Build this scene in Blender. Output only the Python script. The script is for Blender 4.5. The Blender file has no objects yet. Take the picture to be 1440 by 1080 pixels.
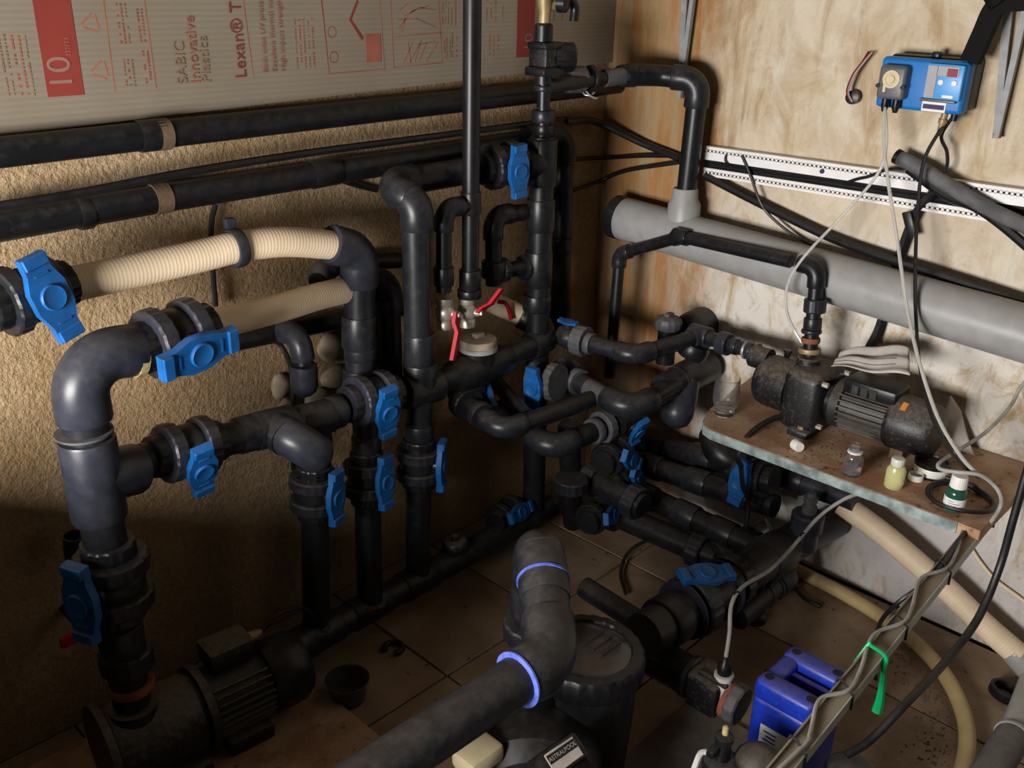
import bpy, bmesh, math, random
from mathutils import Vector, Matrix

random.seed(7)
V = Vector
PI = math.pi
SC = bpy.context.scene
COL = SC.collection

# ------------------------------------------------------------------ camera
cd = bpy.data.cameras.new('camera')
cd.sensor_width = 36.0
cd.lens = 33.500
cd.clip_start = 0.02
cam = bpy.data.objects.new('camera', cd)
_r, _u, _f = V((0.69494, -0.71873, 0.02181)), V((0.26934, 0.28831, 0.91888)), V((0.66672, 0.63269, -0.39394))
_m = Matrix((_r, _u, -_f)).transposed().to_4x4()
_m.translation = V((-2.2723, -1.8018, 1.5359))
cam.matrix_world = _m
COL.objects.link(cam)
SC.camera = cam
# ------------------------------------------------------------------ world, light, exposure
SC.view_settings.view_transform = 'Standard'
SC.view_settings.look = 'None'
SC.view_settings.gamma = 1.0
SC.view_settings.use_curve_mapping = False
SC.view_settings.exposure = 0.0
wd = bpy.data.worlds.new('daylight')
SC.world = wd
wd.use_nodes = True
bg = wd.node_tree.nodes['Background']
bg.inputs['Color'].default_value = (0.75, 0.85, 1.0, 1)
bg.inputs['Strength'].default_value = 0.15


def area(name, loc, target, sx, sy, power, color):
    l = bpy.data.lights.new(name, 'AREA')
    l.shape = 'RECTANGLE'
    l.size, l.size_y, l.energy, l.color = sx, sy, power, color
    o = bpy.data.objects.new(name, l)
    o.location = loc
    o.rotation_euler = (V(target) - V(loc)).to_track_quat('-Z', 'Y').to_euler()
    COL.objects.link(o)
    return o


# daylight entering by the low window of the end wall, behind the photographer's left side
WIN = dict(y0=-1.42, y1=-0.50, z0=0.78, z1=1.28, x=-3.1)
area('window_daylight', (WIN['x'] - 0.02, (WIN['y0'] + WIN['y1']) / 2, (WIN['z0'] + WIN['z1']) / 2),
     (0, (WIN['y0'] + WIN['y1']) / 2, (WIN['z0'] + WIN['z1']) / 2), WIN['y1'] - WIN['y0'], WIN['z1'] - WIN['z0'], 106, (1.0, 0.97, 0.93))

# ------------------------------------------------------------------ materials
def nd(nt, typ, **kw):
    n = nt.nodes.new(typ)
    for k, v in kw.items():
        setattr(n, k, v)
    return n


class NT:
    """small helper to write shader graphs"""
    def __init__(s, name):
        s.m = bpy.data.materials.new(name)
        s.m.use_nodes = True
        s.t = s.m.node_tree
        s.b = s.t.nodes['Principled BSDF']
        s.co = None

    def L(s, a, b):
        s.t.links.new(a, b)

    def coord(s, scale=(1, 1, 1), rot=(0, 0, 0)):
        if s.co is None:
            s.co = nd(s.t, 'ShaderNodeTexCoord')
        mp = nd(s.t, 'ShaderNodeMapping')
        mp.inputs['Scale'].default_value = scale
        mp.inputs['Rotation'].default_value = rot
        s.L(s.co.outputs['Object'], mp.inputs['Vector'])
        return mp.outputs['Vector']

    def noise(s, vec, scale, detail=4, rough=0.55, dist=0.0):
        n = nd(s.t, 'ShaderNodeTexNoise')
        n.inputs['Scale'].default_value = scale
        n.inputs['Detail'].default_value = detail
        n.inputs['Roughness'].default_value = rough
        n.inputs['Distortion'].default_value = dist
        s.L(vec, n.inputs['Vector'])
        return n.outputs['Fac']

    def rng(s, val, a, b, c=0.0, d=1.0):
        n = nd(s.t, 'ShaderNodeMapRange', interpolation_type='SMOOTHSTEP')
        for k, x in zip(('From Min', 'From Max', 'To Min', 'To Max'), (a, b, c, d)):
            n.inputs[k].default_value = x
        s.L(val, n.inputs['Value'])
        return n.outputs['Result']

    def math(s, op, a, b=None):
        n = nd(s.t, 'ShaderNodeMath', operation=op)
        for i, x in enumerate((a, b)):
            if x is None:
                continue
            if isinstance(x, (int, float)):
                n.inputs[i].default_value = x
            else:
                s.L(x, n.inputs[i])
        return n.outputs[0]

    def mix(s, fac, a, b):
        n = nd(s.t, 'ShaderNodeMix', data_type='RGBA')
        for i, x in ((0, fac), (6, a), (7, b)):
            if isinstance(x, (int, float)):
                n.inputs[i].default_value = x
            elif isinstance(x, tuple):
                n.inputs[i].default_value = (*x, 1)
            else:
                s.L(x, n.inputs[i])
        return n.outputs[2]

    def bump(s, h, strength, dist):
        n = nd(s.t, 'ShaderNodeBump')
        n.inputs['Strength'].default_value = strength
        n.inputs['Distance'].default_value = dist
        s.L(h, n.inputs['Height'])
        s.L(n.outputs['Normal'], s.b.inputs['Normal'])

    def color(s, x):
        if isinstance(x, tuple):
            s.b.inputs['Base Color'].default_value = (*x, 1)
        else:
            s.L(x, s.b.inputs['Base Color'])

    def sep(s, vec):
        n = nd(s.t, 'ShaderNodeSeparateXYZ')
        s.L(vec, n.inputs[0])
        return n.outputs

    def normal_up(s):
        g = nd(s.t, 'ShaderNodeNewGeometry')
        return s.sep(g.outputs['Normal'])[2]


def mat(name, col, rough=0.5, metal=0.0, dust=0.0, var=0.25, scale=25, bump=0.0, dcol=(0.23, 0.185, 0.14), spec=0.5,
        trans=0.0, alpha=1.0, ior=1.45):
    n = NT(name)
    v = n.coord()
    f1 = n.noise(v, scale, 5)
    c = n.mix(n.rng(f1, 0.3, 0.7), tuple(x * (1 - var) for x in col), tuple(min(1, x * (1 + var)) for x in col))
    if dust > 0:
        up = n.normal_up()
        d = n.math('ADD', n.rng(up, 0.0, 1.0, 0.0, 0.9), n.rng(n.noise(v, scale * 2.3, 6, 0.7), 0.35, 0.75, -0.35, 0.4))
        d = n.math('MULTIPLY', d, dust)
        n.t.nodes[-1].use_clamp = True
        c = n.mix(d, c, dcol)
        r = n.math('ADD', n.math('MULTIPLY', d, 0.5), rough)
        n.t.nodes[-1].use_clamp = True
        n.L(r, n.b.inputs['Roughness'])
    else:
        n.b.inputs['Roughness'].default_value = rough
    n.color(c)
    n.b.inputs['Metallic'].default_value = metal
    n.b.inputs['Specular IOR Level'].default_value = spec
    n.b.inputs['Transmission Weight'].default_value = trans
    n.b.inputs['IOR'].default_value = ior
    n.b.inputs['Alpha'].default_value = alpha
    if bump:
        n.bump(n.noise(v, scale * 5, 4), bump, 0.002)
    return n.m


MT = {}
MT['black'] = mat('black_pvc', (0.0070, 0.0075, 0.0088), 0.36, dust=0.10, spec=0.35)
MT['dark'] = mat('dark_grey_pvc', (0.0115, 0.0125, 0.0165), 0.36, dust=0.14, spec=0.38)
MT['grey'] = mat('slate_grey_pvc', (0.021, 0.023, 0.033), 0.36, dust=0.12, spec=0.4)
MT['dusty'] = mat('dusty_pvc', (0.055, 0.057, 0.066), 0.55, dust=0.35)
MT['drain'] = mat('light_grey_pvc', (0.27, 0.265, 0.265), 0.42, dust=0.25, var=0.08, dcol=(0.4, 0.36, 0.3))
MT['conduit'] = mat('grey_conduit', (0.12, 0.12, 0.125), 0.5, dust=0.2)
MT['blue'] = mat('blue_handle_plastic', (0.003, 0.082, 0.275), 0.45, dust=0.10, var=0.2)
MT['red'] = mat('red_lever_coating', (0.38, 0.007, 0.014), 0.55, var=0.1, spec=0.3)
MT['brass'] = mat('brass', (0.30, 0.22, 0.11), 0.5, metal=0.35, dust=0.25)
MT['nickel'] = mat('nickel_plated_brass', (0.55, 0.52, 0.45), 0.42, metal=0.7, dust=0.35)
MT['rubber'] = mat('black_cable_sheath', (0.006, 0.006, 0.007), 0.45, dust=0.05)
MT['matt'] = mat('matt_black_plastic', (0.004, 0.004, 0.004), 0.75, spec=0.15, var=0.05)
MT['profile'] = mat('dull_zinc_profile', (0.24, 0.245, 0.255), 0.5, dust=0.2, var=0.15)
MT['flange'] = mat('grey_flange_lit_tone', (0.36, 0.37, 0.35), 0.5, var=0.12)  # undusted; base lightened to imitate light falling on the side flange
MT['greycable'] = mat('grey_cable_sheath', (0.30, 0.29, 0.27), 0.5, dust=0.2)
MT['hose'] = mat('cream_ribbed_hose', (0.76, 0.61, 0.43), 0.5, dust=0.10, var=0.08, scale=9, dcol=(0.35, 0.24, 0.14))
MT['yellowhose'] = mat('yellowed_hose', (0.50, 0.37, 0.17), 0.5, dust=0.2, var=0.15, scale=9)
MT['white'] = mat('white_plastic', (0.70, 0.68, 0.65), 0.45, var=0.06)
MT['rail'] = mat('white_trunking', (0.74, 0.72, 0.72), 0.45, dust=0.1, var=0.05)
MT['galv'] = mat('galvanised_steel', (0.36, 0.37, 0.38), 0.45, metal=0.5, dust=0.25, var=0.2, scale=18)
MT['rust'] = mat('rusty_edge', (0.20, 0.06, 0.03), 0.8)
MT['tray'] = mat('grey_cable_tray', (0.20, 0.205, 0.19), 0.55, dust=0.9, dcol=(0.24, 0.185, 0.11), var=0.1)
MT['casebl'] = mat('blue_controller_case', (0.006, 0.15, 0.47), 0.45, var=0.05)
MT['panelbl'] = mat('light_blue_panel', (0.055, 0.29, 0.66), 0.4, var=0.03)
MT['panelgr'] = mat('grey_panel', (0.30, 0.29, 0.30), 0.45, var=0.04)
MT['headgr'] = mat('grey_pump_head', (0.10, 0.10, 0.11), 0.4, var=0.06)
MT['beige'] = mat('beige_plastic', (0.55, 0.47, 0.30), 0.45, var=0.08)
MT['display'] = mat('red_display', (0.22, 0.01, 0.03), 0.25, var=0.1)
MT['ink'] = mat('dark_blue_ink', (0.02, 0.018, 0.10), 0.6, var=0.1)
MT['blackink'] = mat('black_ink', (0.01, 0.01, 0.01), 0.6, var=0.1)
MT['iron'] = mat('black_cast_iron', (0.008, 0.008, 0.009), 0.42, dust=0.5, bump=0.3, scale=40)
MT['motor'] = mat('dark_motor_paint', (0.015, 0.014, 0.013), 0.5, dust=0.3)
MT['fins'] = mat('grey_motor_fins', (0.06, 0.058, 0.055), 0.5, dust=0.35, metal=0.2)
MT['paper'] = mat('aged_paper', (0.52, 0.47, 0.43), 0.8, var=0.12)
MT['paperlines'] = mat('grey_paper_print', (0.16, 0.13, 0.13), 0.8)
MT['jerry'] = mat('blue_jerrycan', (0.007, 0.030, 0.36), 0.38, dust=0.32, var=0.15, scale=30, dcol=(0.2, 0.16, 0.12))
MT['dirt'] = mat('brown_dirt', (0.11, 0.07, 0.04), 0.9, bump=0.6)
MT['gravel'] = mat('grey_grit', (0.16, 0.13, 0.10), 0.9)
MT['green'] = mat('green_ribbon', (0.0, 0.30, 0.09), 0.35, var=0.1)
MT['glue'] = mat('blue_pipe_glue', (0.09, 0.13, 0.50), 0.35, var=0.3, scale=60)
MT['stone'] = mat('pale_stone', (0.27, 0.21, 0.15), 0.85, bump=0.5)
MT['tan'] = mat('sealing_tape', (0.34, 0.27, 0.12), 0.6, var=0.4, scale=60)
MT['glass'] = mat('dusty_glass', (0.93, 0.93, 0.93), 0.08, trans=0.97, var=0.05)
MT['clear'] = mat('clear_tubing', (0.72, 0.70, 0.66), 0.25, trans=0.55, var=0.04)
MT['vial'] = mat('clear_bottle', (0.93, 0.92, 0.95), 0.06, trans=0.97, var=0.05)
MT['yelliq'] = mat('yellow_liquid_bottle', (0.86, 0.84, 0.42), 0.2, trans=0.55, var=0.05)
MT['frost'] = mat('frosted_plastic', (0.74, 0.75, 0.68), 0.4, trans=0.3, var=0.05)
MT['greenliq'] = mat('dark_green_bottle', (0.02, 0.09, 0.06), 0.15, trans=0.2, var=0.1)
MT['lid'] = mat('clear_lid', (0.10, 0.09, 0.085), 0.10, trans=0.5, var=0.2)
MT['shade'] = mat('teal_edge_paint', (0.22, 0.27, 0.265), 0.6, var=0.45, scale=30)
MT['orange'] = mat('orange_sticker', (0.6, 0.22, 0.04), 0.6)
MT['sheetred'] = mat('red_print', (0.20, 0.030, 0.022), 0.55, var=0.12, scale=6)
MT['sheetpale'] = mat('pale_red_print', (0.27, 0.088, 0.058), 0.55, var=0.2, scale=14)
MT['sheettan'] = mat('faded_tan_print', (0.215, 0.135, 0.085), 0.55, var=0.2, scale=14)
MT['sheetnum'] = mat('pale_number_print', (0.235, 0.135, 0.105), 0.55, var=0.05)
MT['white_scuff'] = mat('paint_splash', (0.55, 0.52, 0.48), 0.7)


def wall_left_mat():
    n = NT('tan_stucco')
    v = n.coord()
    big = n.noise(v, 2.2, 5, 0.6)
    fine = n.noise(v, 60, 5, 0.6)
    c = n.mix(n.rng(big, 0.35, 0.68), (0.300, 0.198, 0.105), (0.410, 0.300, 0.182))
    c = n.mix(n.rng(fine, 0.35, 0.62, 0.35, 0.0), c, (0.144, 0.090, 0.043))
    # yellow and rusty streaks
    st = n.noise(n.coord((5, 1, 0.9)), 2.0, 4)
    c = n.mix(n.rng(st, 0.62, 0.75, 0, 0.45), c, (0.288, 0.194, 0.065))
    n.color(c)
    n.b.inputs['Roughness'].default_value = 0.92
    n.b.inputs['Specular IOR Level'].default_value = 0.15
    h = n.math('ADD', n.noise(v, 120, 4, 0.65), n.math('MULTIPLY', n.noise(v, 48, 3), 0.8))
    n.bump(h, 0.9, 0.0075)
    return n.m


def wall_right_mat():
    n = NT('stained_plaster')
    v = n.coord()
    y, z = n.sep(v)[1], n.sep(v)[2]
    warp = n.noise(v, 3.0, 5, 0.6)
    streak = n.noise(n.coord((1, 5.5, 1.5)), 1.7, 7, 0.68, 0.7)
    streak2 = n.noise(n.coord((1, 16, 2.6)), 1.4, 7, 0.7, 0.6)
    blot = n.noise(v, 5.5, 8, 0.68, 0.6)
    small = n.noise(v, 26, 6, 0.65)
    c = n.mix(n.rng(blot, 0.34, 0.62), (0.46, 0.355, 0.235), (0.60, 0.525, 0.41))
    c = n.mix(n.rng(streak, 0.50, 0.72, 0, 0.85), c, (0.34, 0.225, 0.11))
    c = n.mix(n.rng(streak2, 0.54, 0.70, 0, 0.7), c, (0.62, 0.57, 0.49))
    c = n.mix(n.rng(small, 0.60, 0.74, 0, 0.35), c, (0.30, 0.20, 0.10))
    # whitewashed, salty lower band with ochre runs
    low = n.rng(n.math('ADD', z, n.math('MULTIPLY', blot, 0.4)), 1.30, 0.98)
    lowf = n.noise(n.coord((1, 6, 3.2)), 2.2, 8, 0.72, 1.0)
    lowc = n.mix(n.rng(lowf, 0.44, 0.68), (0.64, 0.605, 0.56), (0.36, 0.245, 0.11))
    lowc = n.mix(n.rng(small, 0.58, 0.72, 0, 0.5), lowc, (0.25, 0.15, 0.06))
    c = n.mix(n.math('MULTIPLY', low, 0.9), c, lowc)
    # bluish damp bloom low on the wall
    c = n.mix(n.math('MULTIPLY', n.rng(z, 0.42, 0.28), n.rng(warp, 0.42, 0.60, 0.0, 0.85)), c, (0.53, 0.51, 0.52))
    # rust coming down near the corner
    ru = n.rng(n.math('ADD', y, n.math('MULTIPLY', streak, 0.5)), -0.25, 0.0)
    ruc = n.mix(n.rng(n.noise(n.coord((1, 14, 1.6)), 1.6, 7, 0.7, 0.5), 0.40, 0.60), (0.29, 0.115, 0.020), (0.29, 0.190, 0.090))
    c = n.mix(n.math('MULTIPLY', ru, 0.9), c, ruc)
    n.color(c)
    n.b.inputs['Roughness'].default_value = 0.9
    n.b.inputs['Specular IOR Level'].default_value = 0.15
    h = n.math('ADD', n.noise(v, 90, 4), n.math('MULTIPLY', n.noise(v, 22, 4), 1.3))
    n.bump(h, 0.45, 0.006)
    return n.m


def tile_mat():
    n = NT('dusty_floor_tile')
    v = n.coord()
    big = n.noise(v, 5, 6, 0.65, 0.3)
    c = n.mix(n.rng(big, 0.3, 0.7), (0.175, 0.112, 0.066), (0.32, 0.225, 0.145))
    sp = n.noise(v, 34, 3, 0.5)
    c = n.mix(n.rng(sp, 0.66, 0.73, 0, 0.9), c, (0.022, 0.015, 0.010))
    n.color(c)
    n.b.inputs['Roughness'].default_value = 0.6
    n.bump(n.noise(v, 60, 4), 0.25, 0.004)
    return n.m


def board_mat():
    n = NT('worn_shelf_board')
    v = n.coord()
    c = n.mix(n.rng(n.noise(v, 9, 6, 0.65, 0.5), 0.35, 0.66), (0.30, 0.15, 0.075), (0.44, 0.30, 0.19))
    c = n.mix(n.rng(n.noise(v, 45, 4), 0.6, 0.7, 0, 0.8), c, (0.13, 0.07, 0.035))
    n.color(c)
    n.b.inputs['Roughness'].default_value = 0.75
    n.bump(n.noise(v, 120, 3), 0.3, 0.003)
    return n.m


def sheet_mat():
    n = NT('multiwall_polycarbonate')
    v = n.coord()
    w = nd(n.t, 'ShaderNodeTexWave', wave_type='BANDS', bands_direction='Z')
    w.inputs['Scale'].default_value = 29
    n.L(v, w.inputs['Vector'])
    big = n.noise(v, 3, 4)
    c = n.mix(n.rng(big, 0.3, 0.7), (0.205, 0.172, 0.130), (0.245, 0.211, 0.165))
    c = n.mix(n.math('MULTIPLY', w.outputs['Fac'], 0.22), c, (0.139, 0.113, 0.084))
    n.color(c)
    n.b.inputs['Roughness'].default_value = 0.32
    n.b.inputs['Specular IOR Level'].default_value = 0.4
    n.bump(w.outputs['Fac'], 0.15, 0.002)
    return n.m


def plain_wall():
    n = NT('grey_render')
    n.color(n.mix(n.noise(n.coord(), 6), (0.050, 0.043, 0.035), (0.070, 0.060, 0.050)))
    n.b.inputs['Roughness'].default_value = 0.9
    return n.m


MT['wall_left'] = wall_left_mat()
MT['wall_right'] = wall_right_mat()
MT['tile'] = tile_mat()
MT['board'] = board_mat()
MT['sheet'] = sheet_mat()
MT['plain'] = plain_wall()
MT['grout'] = mat('grout', (0.045, 0.035, 0.025), 0.9)
MT['slab'] = mat('rough_concrete', (0.105, 0.085, 0.068), 0.9, bump=0.8, scale=14, var=0.3)


# ------------------------------------------------------------------ mesh helpers
def fr(axis, up=None):
    z = V(axis).normalized()
    h = V(up) if up is not None else (V((0, 0, 1)) if abs(z.z) < 0.9 else V((1, 0, 0)))
    x = h - z * h.dot(z)
    if x.length < 1e-5:
        x = V((1, 0, 0)) - z * z.x
    x.normalize()
    return x, z.cross(x), z


class M:
    def __init__(s):
        s.v, s.f = [], []

    def add(s, vs, fs):
        o = len(s.v)
        s.v += [tuple(p) for p in vs]
        s.f += [tuple(i + o for i in q) for q in fs]
        return s

    def tube(s, path, r, n=20, cap=True):
        P = [V(p) for p in path]
        k = len(P)
        R = r if isinstance(r, (list, tuple)) else [r] * k
        T = []
        for i in range(k):
            d = (P[min(i + 1, k - 1)] - P[max(i - 1, 0)])
            T.append(d.normalized() if d.length > 1e-9 else (T[-1] if T else V((0, 0, 1))))
        x, y, z = fr(T[0])
        vs, fs = [], []
        for i in range(k):
            if i:
                x = (x - T[i] * x.dot(T[i]))
                x.normalize()
                y = T[i].cross(x)
            for j in range(n):
                a = 2 * PI * j / n
                vs.append(P[i] + (x * math.cos(a) + y * math.sin(a)) * R[i])
        for i in range(k - 1):
            for j in range(n):
                j2 = (j + 1) % n
                fs.append((i * n + j, i * n + j2, (i + 1) * n + j2, (i + 1) * n + j))
        if cap:
            fs.append(tuple(range(n - 1, -1, -1)))
            fs.append(tuple((k - 1) * n + j for j in range(n)))
        return s.add(vs, fs)

    def lathe(s, prof, o=(0, 0, 0), axis=(0, 0, 1), n=28, teeth=0, depth=0.0, cap=True, up=None):
        x, y, z = fr(axis, up)
        o = V(o)
        vs, fs = [], []
        for (t, r) in prof:
            for j in range(n):
                a = 2 * PI * j / n
                rr = r
                if teeth:
                    rr = r * (1 - depth * (0 if (j * teeth * 2 // n) % 2 == 0 else 1))
                vs.append(o + z * t + (x * math.cos(a) + y * math.sin(a)) * rr)
        k = len(prof)
        for i in range(k - 1):
            for j in range(n):
                j2 = (j + 1) % n
                fs.append((i * n + j, i * n + j2, (i + 1) * n + j2, (i + 1) * n + j))
        if cap:
            if prof[0][1] > 1e-6:
                fs.append(tuple(range(n - 1, -1, -1)))
            if prof[-1][1] > 1e-6:
                fs.append(tuple((k - 1) * n + j for j in range(n)))
        return s.add(vs, fs)

    def box(s, c, size, ax=None, bev=0.0, seg=2):
        bm = bmesh.new()
        bmesh.ops.create_cube(bm, size=1)
        for v in bm.verts:
            v.co = V((v.co.x * size[0], v.co.y * size[1], v.co.z * size[2]))
        if bev:
            bmesh.ops.bevel(bm, geom=bm.edges[:], offset=bev, segments=seg, affect='EDGES', profile=0.5)
        bm.verts.index_update()
        c = V(c)
        if ax:
            X, Y, Z = [V(a).normalized() for a in ax]
            vs = [c + X * v.co.x + Y * v.co.y + Z * v.co.z for v in bm.verts]
        else:
            vs = [c + v.co for v in bm.verts]
        fs = [tuple(v.index for v in f.verts) for f in bm.faces]
        bm.free()
        return s.add(vs, fs)

    def prism(s, outline, o, ux, uy, t0, t1):
        o, ux, uy = V(o), V(ux).normalized(), V(uy).normalized()
        uz = ux.cross(uy)
        n = len(outline)
        vs = [o + ux * a + uy * b + uz * t0 for a, b in outline] + [o + ux * a + uy * b + uz * t1 for a, b in outline]
        fs = [tuple(range(n - 1, -1, -1)), tuple(range(n, 2 * n))]
        for i in range(n):
            j = (i + 1) % n
            fs.append((i, j, n + j, n + i))
        return s.add(vs, fs)

    def grid(s, fn, nu, nv):
        vs = [fn(i / nu, j / nv) for i in range(nu + 1) for j in range(nv + 1)]
        fs = []
        for i in range(nu):
            for j in range(nv):
                a = i * (nv + 1) + j
                fs.append((a, a + nv + 1, a + nv + 2, a + 1))
        return s.add(vs, fs)

    def mesh(s, name, off=None, ang=38):
        me = bpy.data.meshes.new(name)
        vs = s.v if off is None else [(p[0] - off[0], p[1] - off[1], p[2] - off[2]) for p in s.v]
        me.from_pydata(vs, [], s.f)
        me.validate()
        bm = bmesh.new()
        bm.from_mesh(me)
        bmesh.ops.recalc_face_normals(bm, faces=bm.faces)
        bm.to_mesh(me)
        bm.free()
        me.polygons.foreach_set('use_smooth', [True] * len(me.polygons))
        me.set_sharp_from_angle(angle=math.radians(ang))
        return me


def tag(o, label=None, cat=None, group=None, kind=None):
    if label: o['label'] = label
    if cat: o['category'] = cat
    if group: o['group'] = group
    if kind: o['kind'] = kind
    return o


def thing(name, label, cat, loc, group=None, rot=None):
    o = bpy.data.objects.new(name, None)
    o.empty_display_size = 0.05
    COL.objects.link(o)
    o.location = V(loc)
    if rot is not None:
        o.rotation_euler = rot
    return tag(o, label, cat, group)


ROOT = {}


def origin(o):
    while o.parent:
        o = o.parent
    return o.location


def part(name, m, material, parent, label=None, ang=38):
    """mesh in world coordinates, hung under its (unrotated) thing"""
    me = m.mesh(name, origin(parent), ang)
    me.materials.append(MT[material])
    o = bpy.data.objects.new(name, me)
    COL.objects.link(o)
    o.parent = parent
    if label: o['label'] = label
    return o


def single(name, m, material, label, cat, group=None, kind=None, loc=None, ang=38):
    if loc is None:
        xs = list(zip(*m.v))
        loc = ((min(xs[0]) + max(xs[0])) / 2, (min(xs[1]) + max(xs[1])) / 2, min(xs[2]))
    me = m.mesh(name, loc, ang)
    me.materials.append(MT[material])
    o = bpy.data.objects.new(name, me)
    o.location = loc
    COL.objects.link(o)
    return tag(o, label, cat, group, kind)


def struct(name, m, material, parent=None):
    me = m.mesh(name)
    me.materials.append(MT[material])
    o = bpy.data.objects.new(name, me)
    COL.objects.link(o)
    if parent:
        o.parent = parent
    else:
        o['kind'] = 'structure'
    return o


def spline(pts, n=10):
    """Catmull-Rom through the points"""
    P = [V(p) for p in pts]
    if len(P) < 3:
        return P
    P = [P[0] * 2 - P[1]] + P + [P[-1] * 2 - P[-2]]
    out = []
    for i in range(1, len(P) - 2):
        a, b, c, d = P[i - 1:i + 3]
        for k in range(n):
            t = k / n
            out.append(0.5 * ((2 * b) + (c - a) * t + (2 * a - 5 * b + 4 * c - d) * t * t + (3 * b - a - 3 * c + d) * t ** 3))
    out.append(P[-2])
    return out


def path_len(P):
    return sum((P[i + 1] - P[i]).length for i in range(len(P) - 1))


def resample(P, step):
    n = max(2, int(path_len(P) / step))
    tot = path_len(P)
    out, i, acc = [P[0]], 0, 0.0
    for k in range(1, n):
        d = tot * k / n
        while i < len(P) - 2 and acc + (P[i + 1] - P[i]).length < d:
            acc += (P[i + 1] - P[i]).length
            i += 1
        L = (P[i + 1] - P[i]).length
        out.append(P[i].lerp(P[i + 1], (d - acc) / L))
    out.append(P[-1])
    return out


def ribbed(pts, r, pitch=0.0075, depth=0.007, n=24):
    P = resample(spline(pts, 12), pitch / 4)
    R = [r * (1 + (depth, 0, -depth, 0)[i % 4]) for i in range(len(P))]
    return M().tube(P, R, n)


# ------------------------------------------------------------------ plumbing vocabulary
def pipe(t, a, b, r, m='black', name='pipe', label=None, n=24):
    return part(name, M().tube([V(a), V(b)], r, n), m, t, label)


def elbow(t, a, p, b, r, m='black', k=1.2, bend=1.35, sock=1.1, name='elbow'):
    """pipe elbow at p between the directions to a and b: an arc with two sockets"""
    a, p, b = V(a), V(p), V(b)
    u, w = (a - p).normalized(), (b - p).normalized()
    ang = u.angle(w)
    R = r * k
    br = R * bend
    d = br / math.tan(ang / 2)
    bis = (u + w).normalized()
    c = p + bis * (br / math.sin(ang / 2))
    s0, s1 = p + u * d, p + w * d
    arc = []
    v0, v1 = s0 - c, s1 - c
    tot = v0.angle(v1)
    nrm = v0.cross(v1).normalized()
    for i in range(13):
        arc.append(c + Matrix.Rotation(tot * i / 12, 3, nrm) @ v0)
    path = [s0 + u * sock * r, s0 + u * (sock * r - 0.12 * r)] + arc + [s1 + w * (sock * r - 0.12 * r), s1 + w * sock * r]
    rad = [R * 0.95, R] + [R * 0.99] * 13 + [R, R * 0.95]
    part(name, M().tube(path, rad, 26), m, t)
    return s0 + u * sock * r, s1 + w * sock * r


def run(t, pts, r, m='black', me=None, k=1.2, bend=1.35, sock=1.1):
    """straight pipes between the points with an elbow on every inner point"""
    P = [V(p) for p in pts]
    ends = [[P[0], None]]
    prev = P[0]
    for i in range(1, len(P) - 1):
        s, e = elbow(t, P[i - 1], P[i], P[i + 1], r, me or m, k, bend, sock)
        if (s - prev).dot(P[i] - P[i - 1]) > 0:
            d = (P[i] - prev).normalized()
            pipe(t, prev, s + d * 0.3 * r, r, m)
        prev = e - (P[i + 1] - P[i]).normalized() * 0.3 * r
    pipe(t, prev, P[-1], r, m)


def socket(t, p, axis, r, L=1.6, k=1.2, m='dark', name='coupling', label=None):
    p, a = V(p), V(axis).normalized()
    l = L * r / 2
    prof = [(-l, r * 1.0), (-l, r * k * 0.96), (-l + 0.12 * r, r * k), (l - 0.12 * r, r * k), (l, r * k * 0.96), (l, r * 1.0)]
    return part(name, M().lathe(prof, p, a, 28), m, t, label)


def rim(t, p, axis, r, m='tan', k=1.22, L=0.12, name='dusty_rim'):
    p, a = V(p), V(axis).normalized()
    l = L * r
    return part(name, M().lathe([(-l, r), (-l, r * k), (l, r * k), (l, r)], p, a, 28), m, t)


def tee(t, p, axis, br, r, L=3.4, bL=1.9, k=1.2, m='dark', name='tee'):
    p, a, b = V(p), V(axis).normalized(), V(br).normalized()
    R = r * k
    l = L * r / 2
    mm = M().lathe([(-l, r), (-l, R * .97), (-l + .1 * r, R), (l - .1 * r, R), (l, R * .97), (l, r)], p, a, 28)
    mm.lathe([(0, R * .98), (bL * r - .1 * r, R * .98), (bL * r, R * .95), (bL * r, r)], p, b, 28)
    return part(name, mm, m, t)


def nut(t, p, axis, r, k=1.65, L=0.9, m='dark', teeth=14, name='union_nut'):
    p, a = V(p), V(axis).normalized()
    l = L * r / 2
    R = r * k
    prof = [(-l, R * .78), (-l, R * .94), (-l * .8, R), (l * .8, R), (l, R * .94), (l, R * .78)]
    return part(name, M().lathe(prof, p, a, teeth * 4, teeth, 0.025), m, t, None, 14)


CACHE = {}


def local_mesh(key, build, material):
    if key not in CACHE:
        me = build().mesh(key[0], None, 14 if key[0] in ('union_nut', 'end_collar') else 30)
        me.materials.append(MT[material])
        CACHE[key] = me
    return CACHE[key]


def lobj(name, me, parent, rotz=0.0):
    o = bpy.data.objects.new(name, me)
    COL.objects.link(o)
    o.parent = parent
    o.rotation_euler = (0, 0, rotz)
    return o


def handle_build(r, lift):
    """winged lever: waisted plate with bevelled ends, seen from the front (X long, Z outwards)"""
    m = M()
    L, e, w = 2.1 * r, 0.62 * r, 0.92 * r
    out = [(-L, -e), (-L * .62, -e * 1.02), (-L * .25, -w), (L * .25, -w), (L * .62, -e * 1.02), (L, -e),
           (L, e), (L * .62, e * 1.02), (L * .25, w), (-L * .25, w), (-L * .62, e * 1.02), (-L, e)]
    m.prism(out, (0, 0, lift), (1, 0, 0), (0, 1, 0), 0, 0.42 * r)
    for s in (-1, 1):
        m.box((s * L * .86, 0, lift + .47 * r), (L * .27, 1.96 * e, .22 * r), None, .05 * r, 1)
        m.box((s * L * .56, 0, lift + .44 * r), (L * .05, e * 1.1, .08 * r))
    return m


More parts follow.
